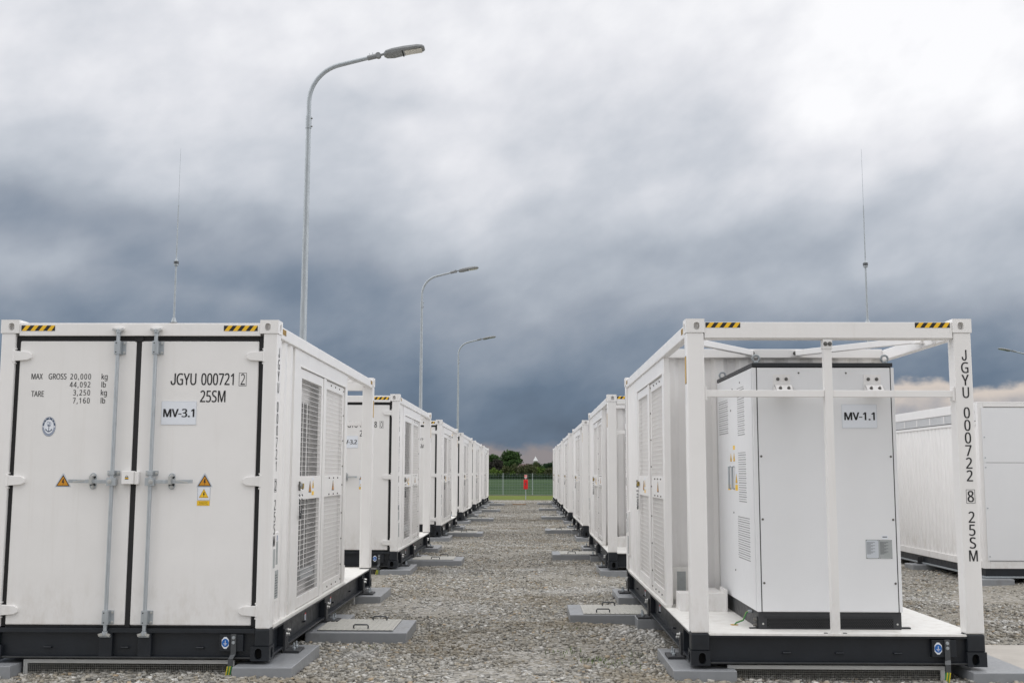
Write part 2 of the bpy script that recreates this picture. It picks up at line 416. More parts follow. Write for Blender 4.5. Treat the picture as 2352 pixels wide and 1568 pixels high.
# ------------------------------------------------------------------ the container
FX = dict(rt=(1, 0, 0), up=(0, 0, 1))                 # door end face, seen from -y
BX = dict(rt=(-1, 0, 0), up=(0, 0, 1))                # open end face, seen from +y
EX = dict(rt=(0, 1, 0), up=(0, 0, 1))                 # aisle side, seen from +x
WX = dict(rt=(0, -1, 0), up=(0, 0, 1))
DOORY = .032

def casting(sx, ey, top):
    """corner casting; sx = side sign, ey = 0 door end / 1 open end"""
    m = MB(); c = 'white' if top else 'black'; hc = 'white' if top else 'hole'
    w, d, h = .160, .176, .118
    x1 = sx*(hw); x0 = sx*(hw-w); y0 = 0 if ey == 0 else L; y1 = d if ey == 0 else L-d
    z0 = H-h if top else 0.0; z1 = z0+h
    xa, xb = min(x0, x1), max(x0, x1); ya, yb = min(y0, y1), max(y0, y1)
    rx, ry = (.026, .032) if top else (.030, .045)
    # end face and side face carry holes, the others are plain
    if ey == 0: m.holed((xa, ya, z0), (1, 0, 0), (0, 0, 1), w, h, w*(.42 if sx > 0 else .58), h*.5, rx, ry, .05, c, hc)
    else: m.holed((xb, yb, z0), (-1, 0, 0), (0, 0, 1), w, h, w*(.42 if sx < 0 else .58), h*.5, rx, ry, .05, c, hc)
    if sx > 0: m.holed((xb, ya, z0), (0, 1, 0), (0, 0, 1), d, h, d*.5, h*.5, rx, ry, .05, c, hc)
    else: m.holed((xa, yb, z0), (0, -1, 0), (0, 0, 1), d, h, d*.5, h*.5, rx, ry, .05, c, hc)
    V = [(xa, ya, z0), (xb, ya, z0), (xb, yb, z0), (xa, yb, z0), (xa, ya, z1), (xb, ya, z1), (xb, yb, z1), (xa, yb, z1)]
    F = {'b': (0, 3, 2, 1), 't': (4, 5, 6, 7), 'y0': (0, 1, 5, 4), 'x1': (1, 2, 6, 5), 'y1': (2, 3, 7, 6), 'x0': (3, 0, 4, 7)}
    skip = {('y0' if ey == 0 else 'y1'), ('x1' if sx > 0 else 'x0')}
    m.add(V, [f for k, f in F.items() if k not in skip], c)
    return m

def wire_mesh(y0, y1, z0, z1, xs, dy, dz, r, m='white', rv=.0011):
    mb = MB(); n = int((y1-y0)/dy); k = int((z1-z0)/dz)
    for i in range(1, n):
        y = y0+(y1-y0)*i/n; mb.box(xs-rv, xs+rv, y-rv, y+rv, z0, z1, m)
    for j in range(1, k):
        z = z0+(z1-z0)*j/k; mb.box(xs+r, xs+r*3.2, y0, y1, z-r*1.15, z+r*1.15, m)
    return mb

def make_container(sh, row):
    """sh shifts the mesh doors along the side; origin at the middle of the door end, at the casting feet"""
    t = empty('transformer_container', (0, 0, 0))
    BAY = 3.875+sh; PART = 3.875 if sh == 0 else 3.90
    # ---- corner posts with castings
    for ey in (0, 1):
        for sx in (-1, 1):
            p = MB(); ya, yb = (.006, .150) if ey == 0 else (L-.150, L-.006)
            xo, xi = sx*(hw-.006), sx*(hw-(.128 if ey == 0 else .155))
            p.box(min(xo, xi), max(xo, xi), ya, yb, .262, H-.116, 'white')
            if ey == 0:   # folded flange that carries the hinges
                xe = sx*(hw-.150); p.box(min(xe, xi), max(xe, xi), .060, .120, .284, H-.140, 'white')
            p.box(min(xo, xi), max(xo, xi), ya, yb, .116, .262, 'black')
            po = p.build('corner_post', t, bevel=.012)
            casting(sx, ey, True).build('corner_casting', po, bevel=.0025)
            casting(sx, ey, False).build('corner_casting', po, bevel=.0025)
    # ---- top rails
    m = MB(); m.box(-hw+.160, hw-.160, .010, .090, 2.757, 2.862); m.box(-hw+.160, hw-.160, .014, .060, 2.862, 2.870)
    r = m.build('end_rail', t, bevel=.006)
    for x0 in (-1.043, .739): hz = MB(); hazard(hz, (0, .010, 0), **FX, x0=x0, x1=x0+.297, y0=2.799, y1=2.847, n=4); hz.build('hazard_stripe', r)
    m = MB(); m.box(-hw+.160, hw-.160, L-.110, L-.010, 2.730, 2.868); m.box(-hw+.160, hw-.160, L-.120, L-.02, 2.722, 2.730)
    r = m.build('end_rail', t, bevel=.006)
    for x0 in (-1.049, .741): hz = MB(); hazard(hz, (0, L-.010, 0), **BX, x0=x0, x1=x0+.298, y0=2.820, y1=2.865, n=4); hz.build('hazard_stripe', r)
    for sx in (-1, 1):
        m = MB(); a, b = sx*(hw-.010), sx*(hw-.085)
        m.box(min(a, b), max(a, b), .176, L-.176, 2.752, 2.862)
        r = m.build('side_rail', t, bevel=.008)
        fx = dict(o=(sx*(hw-.010), 0, 0), **(EX if sx > 0 else WX))
        for y in (.21, L-.36):
            hz = MB(); x0 = y if sx > 0 else -y-.15; hazard(hz, fx['o'], fx['rt'], fx['up'], x0, x0+.15, 2.795, 2.845, 4, 'tan', .25); hz.build('hazard_stripe', r)
    # ---- roof over the enclosed part
    m = MB(); m.box(-hw+.085, hw-.085, .090, PART-.03, 2.800, 2.845)
    for i in range(9):
        y = .35+i*.38; m.box(-hw+.16, hw-.16, y, y+.17, 2.845, 2.858)
    m.build('roof', t, bevel=.004)
    # ---- doors, seen from the end
    for s in (-1, 1):
        x0, x1 = (-1.053, -.030) if s < 0 else (.015, 1.047)
        m = MB(); m.box(x0, x1, DOORY, DOORY+.07, .284, 2.712)
        d = m.build('door', t, bevel=.010, seg=3)
        g = MB(); yb = DOORY+.012      # rubber seal
        xo = (-1.093, -1.053) if s < 0 else (1.047, 1.090)
        g.box(xo[0], xo[1], yb, yb+.05, .270, 2.757, 'rubber'); g.box(x0, x1, yb, yb+.05, 2.712, 2.757, 'rubber'); g.box(x0, x1, yb, yb+.05, .262, .284, 'rubber')
        if s < 0: g.box(-.030, .015, yb-.006, yb+.05, .262, 2.766, 'rubber'); g.box(-.045, .03, yb-.012, yb-.006, 2.705, 2.768, 'rubber')
        g.build('door_seal', d, bevel=.006)
        for z in (2.580, 1.500, .408):
            h = MB(); e = s*1.0
            xs = (1.095, .945)
            pts = [(xs[0]*e, -.045), (xs[0]*e, .045), (xs[1]*e+.03*e, .036), (xs[1]*e, .018), (xs[1]*e, -.018), (xs[1]*e+.03*e, -.036)]
            if e > 0: pts = pts[::-1]
            h.poly((0, DOORY, z), (1, 0, 0), (0, 0, 1), pts, .022, 'white')
            h.cyl((1.100*e, DOORY-.018, z-.052), (1.100*e, DOORY-.018, z+.052), .013, 'white', 10)
            for k in (-1, 1): h.box(min(1.082*e, 1.130*e), max(1.082*e, 1.130*e), DOORY-.022, DOORY+.03, z+k*.062-.007, z+k*.062+.007)
            h.build('hinge', d, bevel=.004)
        bx = -.177 if s < 0 else .155
        b = MB(); by = DOORY-.040
        b.cyl((bx, by, .24), (bx, by, 2.78), .0165, 'zinc', 12)
        for z in (.352, 2.650):   # bearing blocks
            b.box(bx-.026, bx+.026, by-.020, DOORY, z-.058, z+.058, 'zinc'); b.box(bx+.026, bx+.058, DOORY-.009, DOORY, z-.056, z+.056, 'zinc'); b.box(bx-.040, bx-.026, DOORY-.009, DOORY, z-.056, z+.056, 'zinc')
            for q in (-.040, .040):
                hexbolt(b, (bx+.043, DOORY-.009, z+q), (0, -1, 0), .008, .010, 'steel'); hexbolt(b, (bx-.010, by-.020, z+q), (0, -1, 0), .006, .002, 'hole', False)
        b.box(bx-.054, bx+.054, DOORY-.010, DOORY, 1.546, 1.586, 'zinc'); b.box(bx-.022, bx+.022, by-.020, DOORY-.010, 1.549, 1.583, 'zinc')
        for q in (-.038, .038): hexbolt(b, (bx+q, DOORY-.010, 1.566), (0, -1, 0), .010, .012, 'steel')
        for z, k in ((2.800, 1), (.218, -1)):   # cam and keeper
            b.cyl((bx, by, z-.02*k), (bx, by, z+.012*k), .024, 'zinc', 10)
            b.bar((bx-.05, by-.012, z+.010*k), (bx-.015, by-.01, z), .022, .022, 'steel'); b.bar((bx+.05, by-.012, z+.012*k), (bx+.015, by-.01, z), .022, .022, 'steel')
            b.box(bx-.045, bx+.045, by-.004, by+.05, z+.016*k-.012, z+.016*k+.012, 'white' if k > 0 else 'zinc')
        b.build('locking_bar', d, bevel=.0025)
        hnd = MB(); hz_ = 1.497; dirx = -1 if s < 0 else 1
        hnd.box(bx-.040, bx+.040, by-.026, by+.024, hz_-.038, hz_+.030, 'zinc')
        hexbolt(hnd, (bx+dirx*.012, by-.026, hz_-.004), (0, -1, 0), .014, .010, 'steel')
        hnd.bar((bx+dirx*.04, by-.010, hz_-.004), (bx+dirx*.370, by-.018, hz_), .010, .030, 'zinc')
        hnd.bar((bx+dirx*.20, by-.012, hz_+.012), (bx+dirx*.33, by-.020, hz_-.01), .012, .012, 'steel')
        cxh = bx+dirx*.175
        hnd.cyl((cxh, DOORY, hz_+.042), (cxh, DOORY-.012, hz_+.042), .028, 'zinc', 14); hnd.cyl((cxh, DOORY, hz_-.042), (cxh, DOORY-.012, hz_-.042), .028, 'zinc', 14)
        hnd.box(cxh-.028, cxh+.028, DOORY-.012, DOORY, hz_-.042, hz_+.042, 'zinc'); hnd.box(cxh-.012, cxh+.012, by-.034, DOORY-.012, hz_-.028, hz_+.045, 'steel')
        hexbolt(hnd, (cxh, DOORY-.012, hz_+.045), (0, -1, 0), .011, .012, 'steel'); hexbolt(hnd, (cxh, DOORY-.012, hz_-.048), (0, -1, 0), .011, .012, 'steel')
        hnd.build('door_handle', d, bevel=.002)
        sg = MB(); fo = (0, DOORY, 0)
        if s < 0:
            warn_triangle(sg, fo, **FX, cx=-.616, y0=1.452, w=.120, h=.098, mcol='orange', base='plateedge')
        else:
            warn_triangle(sg, fo, **FX, cx=.612, y0=1.456, w=.118, h=.098, mcol='orange', base='plateedge')
            sg.poly(fo, (1, 0, 0), (0, 0, 1), [(.554, 1.338), (.664, 1.338), (.664, 1.450), (.554, 1.450)], .001, 'navypale')
            sg.poly(fo, (1, 0, 0), (0, 0, 1), [(.557, 1.341), (.661, 1.341), (.661, 1.447), (.557, 1.447)], .0014, 'plate')
            warn_triangle(sg, fo, **FX, cx=.609, y0=1.357, w=.086, h=.078, mcol='signyellow', border='tan', th=.002)
            sg.poly(fo, (1, 0, 0), (0, 0, 1), [(.552, 1.290), (.662, 1.290), (.662, 1.333), (.552, 1.333)], .001, 'tan')
            sg.poly(fo, (1, 0, 0), (0, 0, 1), [(.554, 1.292), (.660, 1.292), (.660, 1.331), (.554, 1.331)], .0014, 'signyellow')
            for q, (tx, xx, ww) in enumerate((('NE OTEVIRAT', .567, .080), ('ZARIZENI POD', .572, .070), ('ELEKTRICKYM', .567, .080))):
                put_text(sg, tx, fo, **FX, x=xx, y=1.3195-.0112*q, w=ww, h=.0075, th=.002)
        sg.build('warning_sign', d)
    # ---- lock cover between the doors
    m = MB(); m.box(-.090, .012, DOORY-.055, DOORY-.004, 1.472, 1.585); m.box(.014, .052, DOORY-.040, DOORY-.002, 1.470, 1.580)
    lb = m.build('lock_cover', t, bevel=.004)
    m = MB(); fo = (0, DOORY-.055, 0); m.poly(fo, (1, 0, 0), (0, 0, 1), [(-.060, 1.512), (-.030, 1.512), (-.030, 1.532), (-.060, 1.532)], .001, 'ink')
    m.poly(fo, (1, 0, 0), (0, 0, 1), [(-.060, 1.518), (-.030, 1.518), (-.030, 1.526), (-.060, 1.526)], .002, 'yellow'); m.annulus(fo, (1, 0, 0), (0, 0, 1), -.045, 1.533, .009, .0125, .001, 'ink', 12, 0, 180)
    m.build('lock_sticker', lb)
    # ---- base frame: black channels
    for ey in (0, 1):
        q = (lambda y: y) if ey == 0 else (lambda y: L-y)
        m = MB(); xa, xb = -hw+.130, hw-.130
        def yb(a, b, x0, x1, z0, z1, mt='black'): m.box(x0, x1, min(q(a), q(b)), max(q(a), q(b)), z0, z1, mt)
        yb(.055, .070, xa, xb, .030, .225); yb(.012, .110, xa, xb, .012, .030); yb(.012, .110, xa, xb, .225, .248 if ey else .262)
        yb(.009, .012, xa+.02, xb-.02, .016, .027, 'dirtyblack')
        if ey == 0:
            for x in (-.177, .155): yb(.014, .055, x-.055, x+.055, .030, .225)
        base = m.build('end_beam', t, bevel=.003)
        for x in ((-.68, -.02, .62) if ey == 0 else (-.50, .42, -.02)):
            m = MB(); m.tube([(x-.03, q(.055), .098), (x-.03, q(.034), .100), (x+.03, q(.034), .100), (x+.03, q(.055), .098)], .007, 'black', 8); m.build('lashing_ring', base, smooth=True)
        # earthing point
        sgn = 1 if ey == 0 else -1; xe = .842*sgn; fo = (0, q(.012), 0); ff = FX if ey == 0 else BX; ax = .842 if ey == 0 else .825
        m = MB(); X = lambda x: sgn*x
        yb(.014, .055, min(X(ax-.05), X(ax+.15)), max(X(ax-.05), X(ax+.15)), .075, .215, 'black'); m.build('earthing_plate', base, bevel=.003)
        m = MB(); fo = (0, q(.014), 0)
        m.poly(fo, ff['rt'], ff['up'], [(ax-.030, .122), (ax-.010, .098), (ax+.010, .098), (ax+.030, .122), (ax+.030, .170), (ax+.010, .194), (ax-.010, .194), (ax-.030, .170)], .002, 'plate')
        m.disc(fo, ff['rt'], ff['up'], ax, .146, .029, .034, .003, 'blue'); m.poly(fo, ff['rt'], ff['up'], [(ax-.002, .142), (ax+.002, .142), (ax+.002, .166), (ax-.002, .166)], .004, 'plate')
        for k, w_ in enumerate((.016, .010, .005)): m.poly(fo, ff['rt'], ff['up'], [(ax-w_, .139-.007*k), (ax+w_, .139-.007*k), (ax+w_, .142-.007*k), (ax-w_, .142-.007*k)], .004, 'plate')
        m.build('earthing_sign', base)
        m = MB(); xs = X(ax+.072); w2 = .022
        m.obox((xs, q(.004), .135), (w2, 0, 0), (0, .003, 0), (0, 0, .085), 'iron'); m.bar((xs, q(.004), .052), (X(ax+.060), q(-.028), .020), .044, .006, 'iron'); m.obox((X(ax+.060), q(-.028), -.012), (w2, 0, 0), (0, .003, 0), (0, 0, .034), 'iron')
        for z in (.150, .190): hexbolt(m, (xs, q(.001), z), (0, -1 if ey == 0 else 1, 0), .010, .010, 'zinc')
        cx = X(ax+.056)
        for k in range(4):
            m.cyl((cx-.0165+.011*k, q(-.036), -.040), (cx-.020*sgn-.0165+.011*k, q(-.036), -.16), .0062, 'earth_yellow' if k % 2 == 0 else 'earth_green', 8)
        m.build('earthing_strap', base)
    for sx in (-1, 1):
        m = MB(); S = lambda a, b, y0, y1, z0, z1, mt='black': m.box(min(sx*a, sx*b), max(sx*a, sx*b), y0, y1, z0, z1, mt)
        S(hw-.085, hw-.070, .176, L-.176, .030, .225); S(hw-.12, hw-.012, .176, L-.176, .012, .030); S(hw-.12, hw-.012, .176, L-.176, .225, .240)
        for y in ((.605, 2.605, 5.285) if row == 'L' else (.325, 2.865, 5.485)): S(hw-.070, hw-.016, y, y+.012, .030, .225)
        b = m.build('side_beam', t, bevel=.003)
        for y in (.95, 1.75, 3.35, 4.55):
            m = MB(); x = sx*(hw-.070); o = sx*.022
            m.tube([(x, y-.03, .095), (x+o, y-.03, .098), (x+o, y+.03, .098), (x, y+.03, .095)], .007, 'black', 8); m.build('lashing_ring', b, smooth=True)
        fo = (sx*(hw-.070), 0, 0); ff = EX if sx > 0 else WX
        for y in (1.83, 3.25+sh*.2):
            m = MB(); yy = y if sx > 0 else -y; m.poly(fo, ff['rt'], ff['up'], [(yy-.03, .10), (yy+.03, .10), (yy+.03, .17), (yy-.03, .17)], .002, 'plate')
            m.poly(fo, ff['rt'], ff['up'], [(yy-.03, .155), (yy+.03, .155), (yy+.03, .17), (yy-.03, .17)], .003, 'redbox'); m.poly(fo, ff['rt'], ff['up'], [(yy-.012, .112), (yy+.012, .112), (yy+.012, .148), (yy-.012, .148)], .003, 'navypale')
            m.build('lifting_label', b)
        # feet that bolt the frame to the piers
        for y in ((.62, 2.62, 5.30) if row == 'L' else (.20, 2.74, 5.36)):
            m = MB(); S(hw-.016, hw+.004, y-.02, y+.10, -.012, .180, 'plinth'); S(hw-.016, hw+.13, y-.03, y+.22, -.030, -.008, 'plinth')
            for k in (0, 1):
                m.cyl((sx*(hw+.07), y+.04+.11*k, -.008), (sx*(hw+.07), y+.04+.11*k, .052), .009, 'zincdull', 8); m.cyl((sx*(hw+.07), y+.04+.11*k, -.008), (sx*(hw+.07), y+.04+.11*k, .014), .018, 'zincdull', 6)
                hexbolt(m, (sx*(hw+.004), y+.02+.045*k, .13+.03*k), (sx, 0, 0), .014, .030, 'steel')
            m.build('anchor_bracket', t, bevel=.0025)
    # ---- floor and deck
    m = MB(); m.box(-hw+.016, hw-.016, .110, L-.012, .2405, .252, 'deck')
    for sx in (-1, 1): m.box(min(sx*(hw-.010), sx*(hw-.080)), max(sx*(hw-.010), sx*(hw-.080)), .176, BAY if sx > 0 else 3.875, .2525, .276, 'deck')
    m.box(-hw+.16, hw-.16, L-.0118, L-.006, .242, .262, 'deck')
    m.build('deck', t, bevel=.002)
    # ---- side walls with mesh doors
    sh0 = sh
    for sx in (-1, 1):
        sh = sh0 if sx > 0 else 0.0; BAY = 3.875+sh; D1 = (1.140+sh, 2.345+sh); D2 = (2.500+sh, 3.720+sh)
        m = MB(); xo = hw-.030; S = lambda a, b, y0, y1, z0, z1, mt='white': m.box(min(sx*a, sx*b), max(sx*a, sx*b), y0, y1, z0, z1, mt)
        # corrugated strip by the door end
        prof = []; y = .150; e = .86+sh
        n = max(2, int(round((e-y)/.236))); st = (e-y)/n
        for i in range(n):
            prof += [(y+st*i, -.036), (y+st*(i+.18), 0), (y+st*(i+.55), 0), (y+st*(i+.73), -.036)]
        prof.append((e, -.036)); k = len(prof)
        v = [(sx*(xo+d), yy, .276) for yy, d in prof]+[(sx*(xo+d), yy, 2.752) for yy, d in prof]
        f = [(i, i+1, i+1+k, i+k) if sx > 0 else (i+1, i, i+k, i+1+k) for i in range(k-1)]; m.add(v, f, 'white')
        v2 = [(sx*(xo-.046), yy, z) for z in (.276, 2.752) for yy in (.150, e)]; m.add(v2, [(0, 1, 3, 2)], 'white')
        T = .05
        S(xo, xo-T, e, D1[0]-.004, .276, 2.752); S(xo, xo-T, D1[0]-.004, BAY, 2.590, 2.752); S(xo+.002, xo-T, D1[1]+.006, D2[0]-.006, .276, 2.590)
        S(xo+.004, xo-.062, D2[1]+.006, BAY, .276, 2.590)
        # swelled edge line above the openings
        S(xo+.010, xo, D1[0]-.01, D2[1]+.02, 2.590, 2.602)
        m.build('side_wall', t, bevel=.003)
        for di, (a, b) in enumerate((D1, D2)):
            m = MB(); xf = xo-.006 if di == 0 else xo-.016; th = .035; fr = .085 if di == 0 else .075
            for y0, y1, z0, z1 in ((a, a+fr, .284, 2.584), (b-fr, b, .284, 2.584), (a+fr, b-fr, 2.490, 2.584), (a+fr, b-fr, 1.310, 1.540), (a+fr, b-fr, .284, .385)):
                m.box(min(sx*xf, sx*(xf-th)), max(sx*xf, sx*(xf-th)), y0, y1, z0, z1, 'white')
            if di == 1:
                pts = [(a+.03, z) for z in (2.54, 2.25, 1.95, 1.65, 1.43, 1.1, .8, .5, .33)]+[(b-.03, z) for z in (2.54, 2.25, 1.95, 1.65, 1.43, 1.1, .8, .5, .33)]+[(a+.35+.27*k, z) for k in range(3) for z in (2.545, 1.515, 1.335, .325)]
                for yy, z in pts: hexbolt(m, (sx*xf, yy, z), (sx, 0, 0), .010, .010, 'darksteel', False)
            d = m.build('mesh_door', t, bevel=.003)
            ym = (a+fr, b-fr)
            if di == 0:
                wire_mesh(ym[0], ym[1], 1.540, 2.490, sx*(xf-.012), .0345, .0465, .0016).build('wire_mesh', d)
                wire_mesh(ym[0], ym[1], .385, 1.310, sx*(xf-.012), .0345, .0465, .0019).build('wire_mesh', d)
            else:
                for z0, z1 in ((1.540, 2.490), (.385, 1.310)):
                    wire_mesh(ym[0], ym[1], z0, z1, sx*(xf-.012), .0225, .0465, .0019).build('wire_mesh', d)
            fo = (sx*xf, 0, 0); ff = EX if sx > 0 else WX; sg = MB(); c0 = (a+b)/2*(1 if sx > 0 else -1)
            if di == 0:
                warn_triangle(sg, fo, **ff, cx=c0+.00, y0=1.375, w=.13, h=.115, mcol='orange', th=.002); sg.poly(fo, ff['rt'], ff['up'], [(c0+.10, 1.36), (c0+.20, 1.36), (c0+.20, 1.52), (c0+.10, 1.52)], .0015, 'plate')
                warn_triangle(sg, fo, **ff, cx=c0+.15, y0=1.415, w=.09, h=.085, mcol='signyellow', border='tan', th=.0025); sg.poly(fo, ff['rt'], ff['up'], [(c0+.10, 1.345), (c0+.20, 1.345), (c0+.20, 1.385), (c0+.10, 1.385)], .002, 'signyellow')
            else: warn_triangle(sg, fo, **ff, cx=c0, y0=1.375, w=.13, h=.115, mcol='orange', th=.002)
            sg.build('warning_sign', d)
            if sx > 0 and (di == 1 or row == 'R'):
                k = MB(); k.box(min(sx*(xf-.045), sx*(xf-.041)), max(sx*(xf-.045), sx*(xf-.041)), a+.02, b-.02, .34, 2.54, 'white'); k.build('backing_sheet', d)
            if di == 0:
                k = MB(); y0 = a+.045; xx = sx*(xf+.02)
                k.bar((xx, y0-.05, 1.455), (xx, y0+.10, 1.455), .02, .022, 'zinc'); k.box(min(sx*xf, sx*(xf+.03)), max(sx*xf, sx*(xf+.03)), y0+.01, y0+.035, 1.43, 1.475, 'steel'); k.cyl((xx, y0-.045, 1.40), (xx, y0-.045, 1.49), .010, 'darksteel', 8)
                k.box(min(sx*(xf+.005), sx*(xf+.035)), max(sx*(xf+.005), sx*(xf+.035)), y0+.06, y0+.10, 1.42, 1.47, 'brass')
                k.build('door_bolt', d, bevel=.002)
                k = MB()
                for i in range(26):
                    u = i/25; yy = y0-.05+.14*u; zz = 1.42-.28*(1-(2*u-1)**2)**.8
                    k.ring((sx*(xf+.022), yy, zz), (1, .9*(i % 2), .3), .0095, .0032, 'iron', 8, 4)
                k.build('chain', d)
    # ---- partition of the open bay, corrugated
    m = MB(); prof = []; n = 9; x = -hw+.060; st = (2*hw-.120)/n
    for i in range(n): prof += [(x+st*i, 0), (x+st*(i+.34), 0), (x+st*(i+.50), .034), (x+st*(i+.84), .034)]
    prof.append((x+st*n, 0)); k = len(prof); yp = PART-.045
    v = [(xx, yp+d, z) for z in (.2525, 2.785) for xx, d in prof]; m.add(v, [(i+1, i, i+k, i+1+k) for i in range(k-1)], 'white')
    m.add([(-hw+.06, yp-.012, .2525), (hw-.06, yp-.012, .2525), (hw-.06, yp-.012, 2.785), (-hw+.06, yp-.012, 2.785)], [(0, 1, 2, 3)], 'white')
    m.build('partition_wall', t)
    m = MB(); m.box(-hw+.086, hw-.086, PART-.03, PART+.05, 2.780, 2.872); b = m.build('bay_beam', t, bevel=.005)
    m = MB(); m.box(-.30, -.18, PART+.05, PART+.058, 2.795, 2.862); m.box(.18, .30, PART+.05, PART+.058, 2.795, 2.862)
    for x in (-.27, -.22, .22, .27): hexbolt(m, (x, PART+.058, 2.828), (0, 1, 0), .014, .018, 'darksteel')
    m.build('bolt_plate', b)
    # ---- roof braces of the bay
    ym = (PART+L)/2+.28
    for sx in (-1, 1):
        for a, b in (((sx*.24, PART+.075, 2.828), (sx*(hw-.10), ym-.10, 2.828)), ((sx*(hw-.10), ym+.14, 2.828), (sx*.12, L-.125, 2.815))):
            m = MB(); m.bar(a, b, .055, .06, 'white'); m.build('roof_brace', t, bevel=.004)
        m = MB(); S = lambda a, b, y0, y1, z0, z1, mt='white': m.box(min(sx*a, sx*b), max(sx*a, sx*b), y0, y1, z0, z1, mt)
        S(hw-.086, hw-.18, ym-.14, ym-.06, 2.788, 2.796); S(hw-.086, hw-.094, ym-.16, ym+.20, 2.76, 2.85)
        for y in (ym-.12, ym-.08, ym+.16): hexbolt(m, (sx*(hw-.14), y, 2.862), (0, 0, 1), .011, .015, 'darksteel')
        m.build('brace_lug', t)
    # ---- open end: centre post and crossbar
    m = MB(); m.box(-.027, .040, L-.088, L-.022, .2525, 2.660); m.box(-.033, .046, L-.094, L-.016, 2.640, 2.7215)
    for x in (-.012, .026): hexbolt(m, (x, L-.016, 2.682), (0, 1, 0), .013, .016, 'darksteel')
    for x in (-.075, .085): m.box(x-.014, x+.014, L-.075, L-.045, .2525, .262, 'iron')
    m.build('centre_post', t, bevel=.004)
    m = MB()
    for x0, x1 in ((-hw+.156, -.0275), (.0405, hw-.156)): m.box(x0, x1, L-.080, L-.030, 2.227, 2.285)
    for s in (-1, 1): m.box(min(s*(hw-.156), s*(hw-.175)), max(s*(hw-.156), s*(hw-.175)), L-.095, L-.020, 2.195, 2.315)
    m.build('crossbar', t, bevel=.004)
    # ---- cable ducts on the deck
    m = MB(); m.box(.66, 1.10, PART+.36, PART+.62, .2525, .42); m.box(.66, .86, PART+.05, PART+.36, .2525, .42); m.box(.90, 1.10, PART+.0, PART+.05, .30, .62, 'deck'); m.box(.64, .66, PART+.33, PART+.66, .2525, .46)
    m.box(.955, 1.045, PART+.05, PART+.053, .34, .58, 'greytag')
    m.build('cable_duct', t, bevel=.004)
    # ---- transformer behind the mesh
    m = MB(); m.box(-.42, .42, 1.62, 3.45, .2525, .60, 'zincdull'); m.box(-.35, .35, 1.72, 3.36, .60, 1.75, 'cab')
    for i in range(18):
        y = 1.76+i*.092; m.box(-.62, -.351, y, y+.018, .62, 1.62, 'cab'); m.box(.351, .62, y, y+.018, .62, 1.62, 'cab')
    for y in (1.95, 2.5, 3.05): m.cyl((0, y, 1.75), (0, y, 2.2), .06, 'rubber', 10)
    m.box(-.30, .30, 1.8, 3.3, 2.2, 2.26, 'zincdull')
    m.build('transformer', t)
    xq = hw-.105
    if row == 'L':
        for k, (x, y) in enumerate(((xq, 1.60), (xq, 1.72), (xq, 1.79), (xq, 1.92), (xq-.02, 2.50))):
            m = MB(); m.cyl((x, y, .62 if k < 4 else .9), (x, y, 2.28), .0075 if k < 4 else .005, 'rubber', 8); m.build('cable_riser', t, smooth=True)
        m = MB(); m.box(xq-.05, xq+.02, 1.62, 2.35, .50, .60, 'zincdull'); m.box(xq-.03, xq+.02, 2.40, 2.75, .40, .66, 'cab'); m.build('cable_box', t)
    m = MB(); m.box(-hw+.6, hw-.3, .35, .40, .2525, 2.78, 'white'); m.build('inner_wall', t)
    m = MB(); m.box(hw-.175, hw-.17, 1.62+sh0, 3.75, .30, 2.7, 'white'); m.build('bounce_panel', t)  # added white panel, catches skylight to brighten the interior behind the mesh
    # ---- data plates by the corner post
    fo = (hw-.030, 0, 0)
    m = MB(); m.box(hw-.066, hw-.012, .165, .315, .46, 1.06); pb = m.build('document_box', t, bevel=.006)
    m = MB(); fo = (hw-.012, 0, 0); m.poly(fo, (0, 1, 0), (0, 0, 1), [(.20, .78), (.27, .78), (.27, .98), (.20, .98)], .0015, 'greytag'); m.poly(fo, (0, 1, 0), (0, 0, 1), [(.215, .985), (.25, .985), (.25, 1.03), (.215, 1.03)], .0015, 'navypale')
    m.poly(fo, (0, 1, 0), (0, 0, 1), [(.18, .49), (.305, .49), (.305, .73), (.18, .73)], .0015, 'greytag')
    for i in range(9): m.poly(fo, (0, 1, 0), (0, 0, 1), [(.19, .51+.022*i), (.27+.02*(i % 2), .51+.022*i), (.27+.02*(i % 2), .516+.022*i), (.19, .516+.022*i)], .0022, 'iron')
    m.build('data_plate', pb)
    m = MB(); fo = (hw-.006, 0, 0); m.poly(fo, (0, 1, 0), (0, 0, 1), [(.07, .76), (.14, .76), (.14, .92), (.07, .92)], .0015, 'greytag'); m.build('data_plate', t)
    fo = (hw-.006, 0, 0); m = MB(); m.poly(fo, (0, 1, 0), (0, 0, 1), [(L-.125, 2.34), (L-.045, 2.34), (L-.045, 2.58), (L-.125, 2.58)], .0012, 'ink'); m.poly(fo, (0, 1, 0), (0, 0, 1), [(L-.12, 2.345), (L-.05, 2.345), (L-.05, 2.575), (L-.12, 2.575)], .0018, 'tan')
    m.build('height_label', t)
    return t

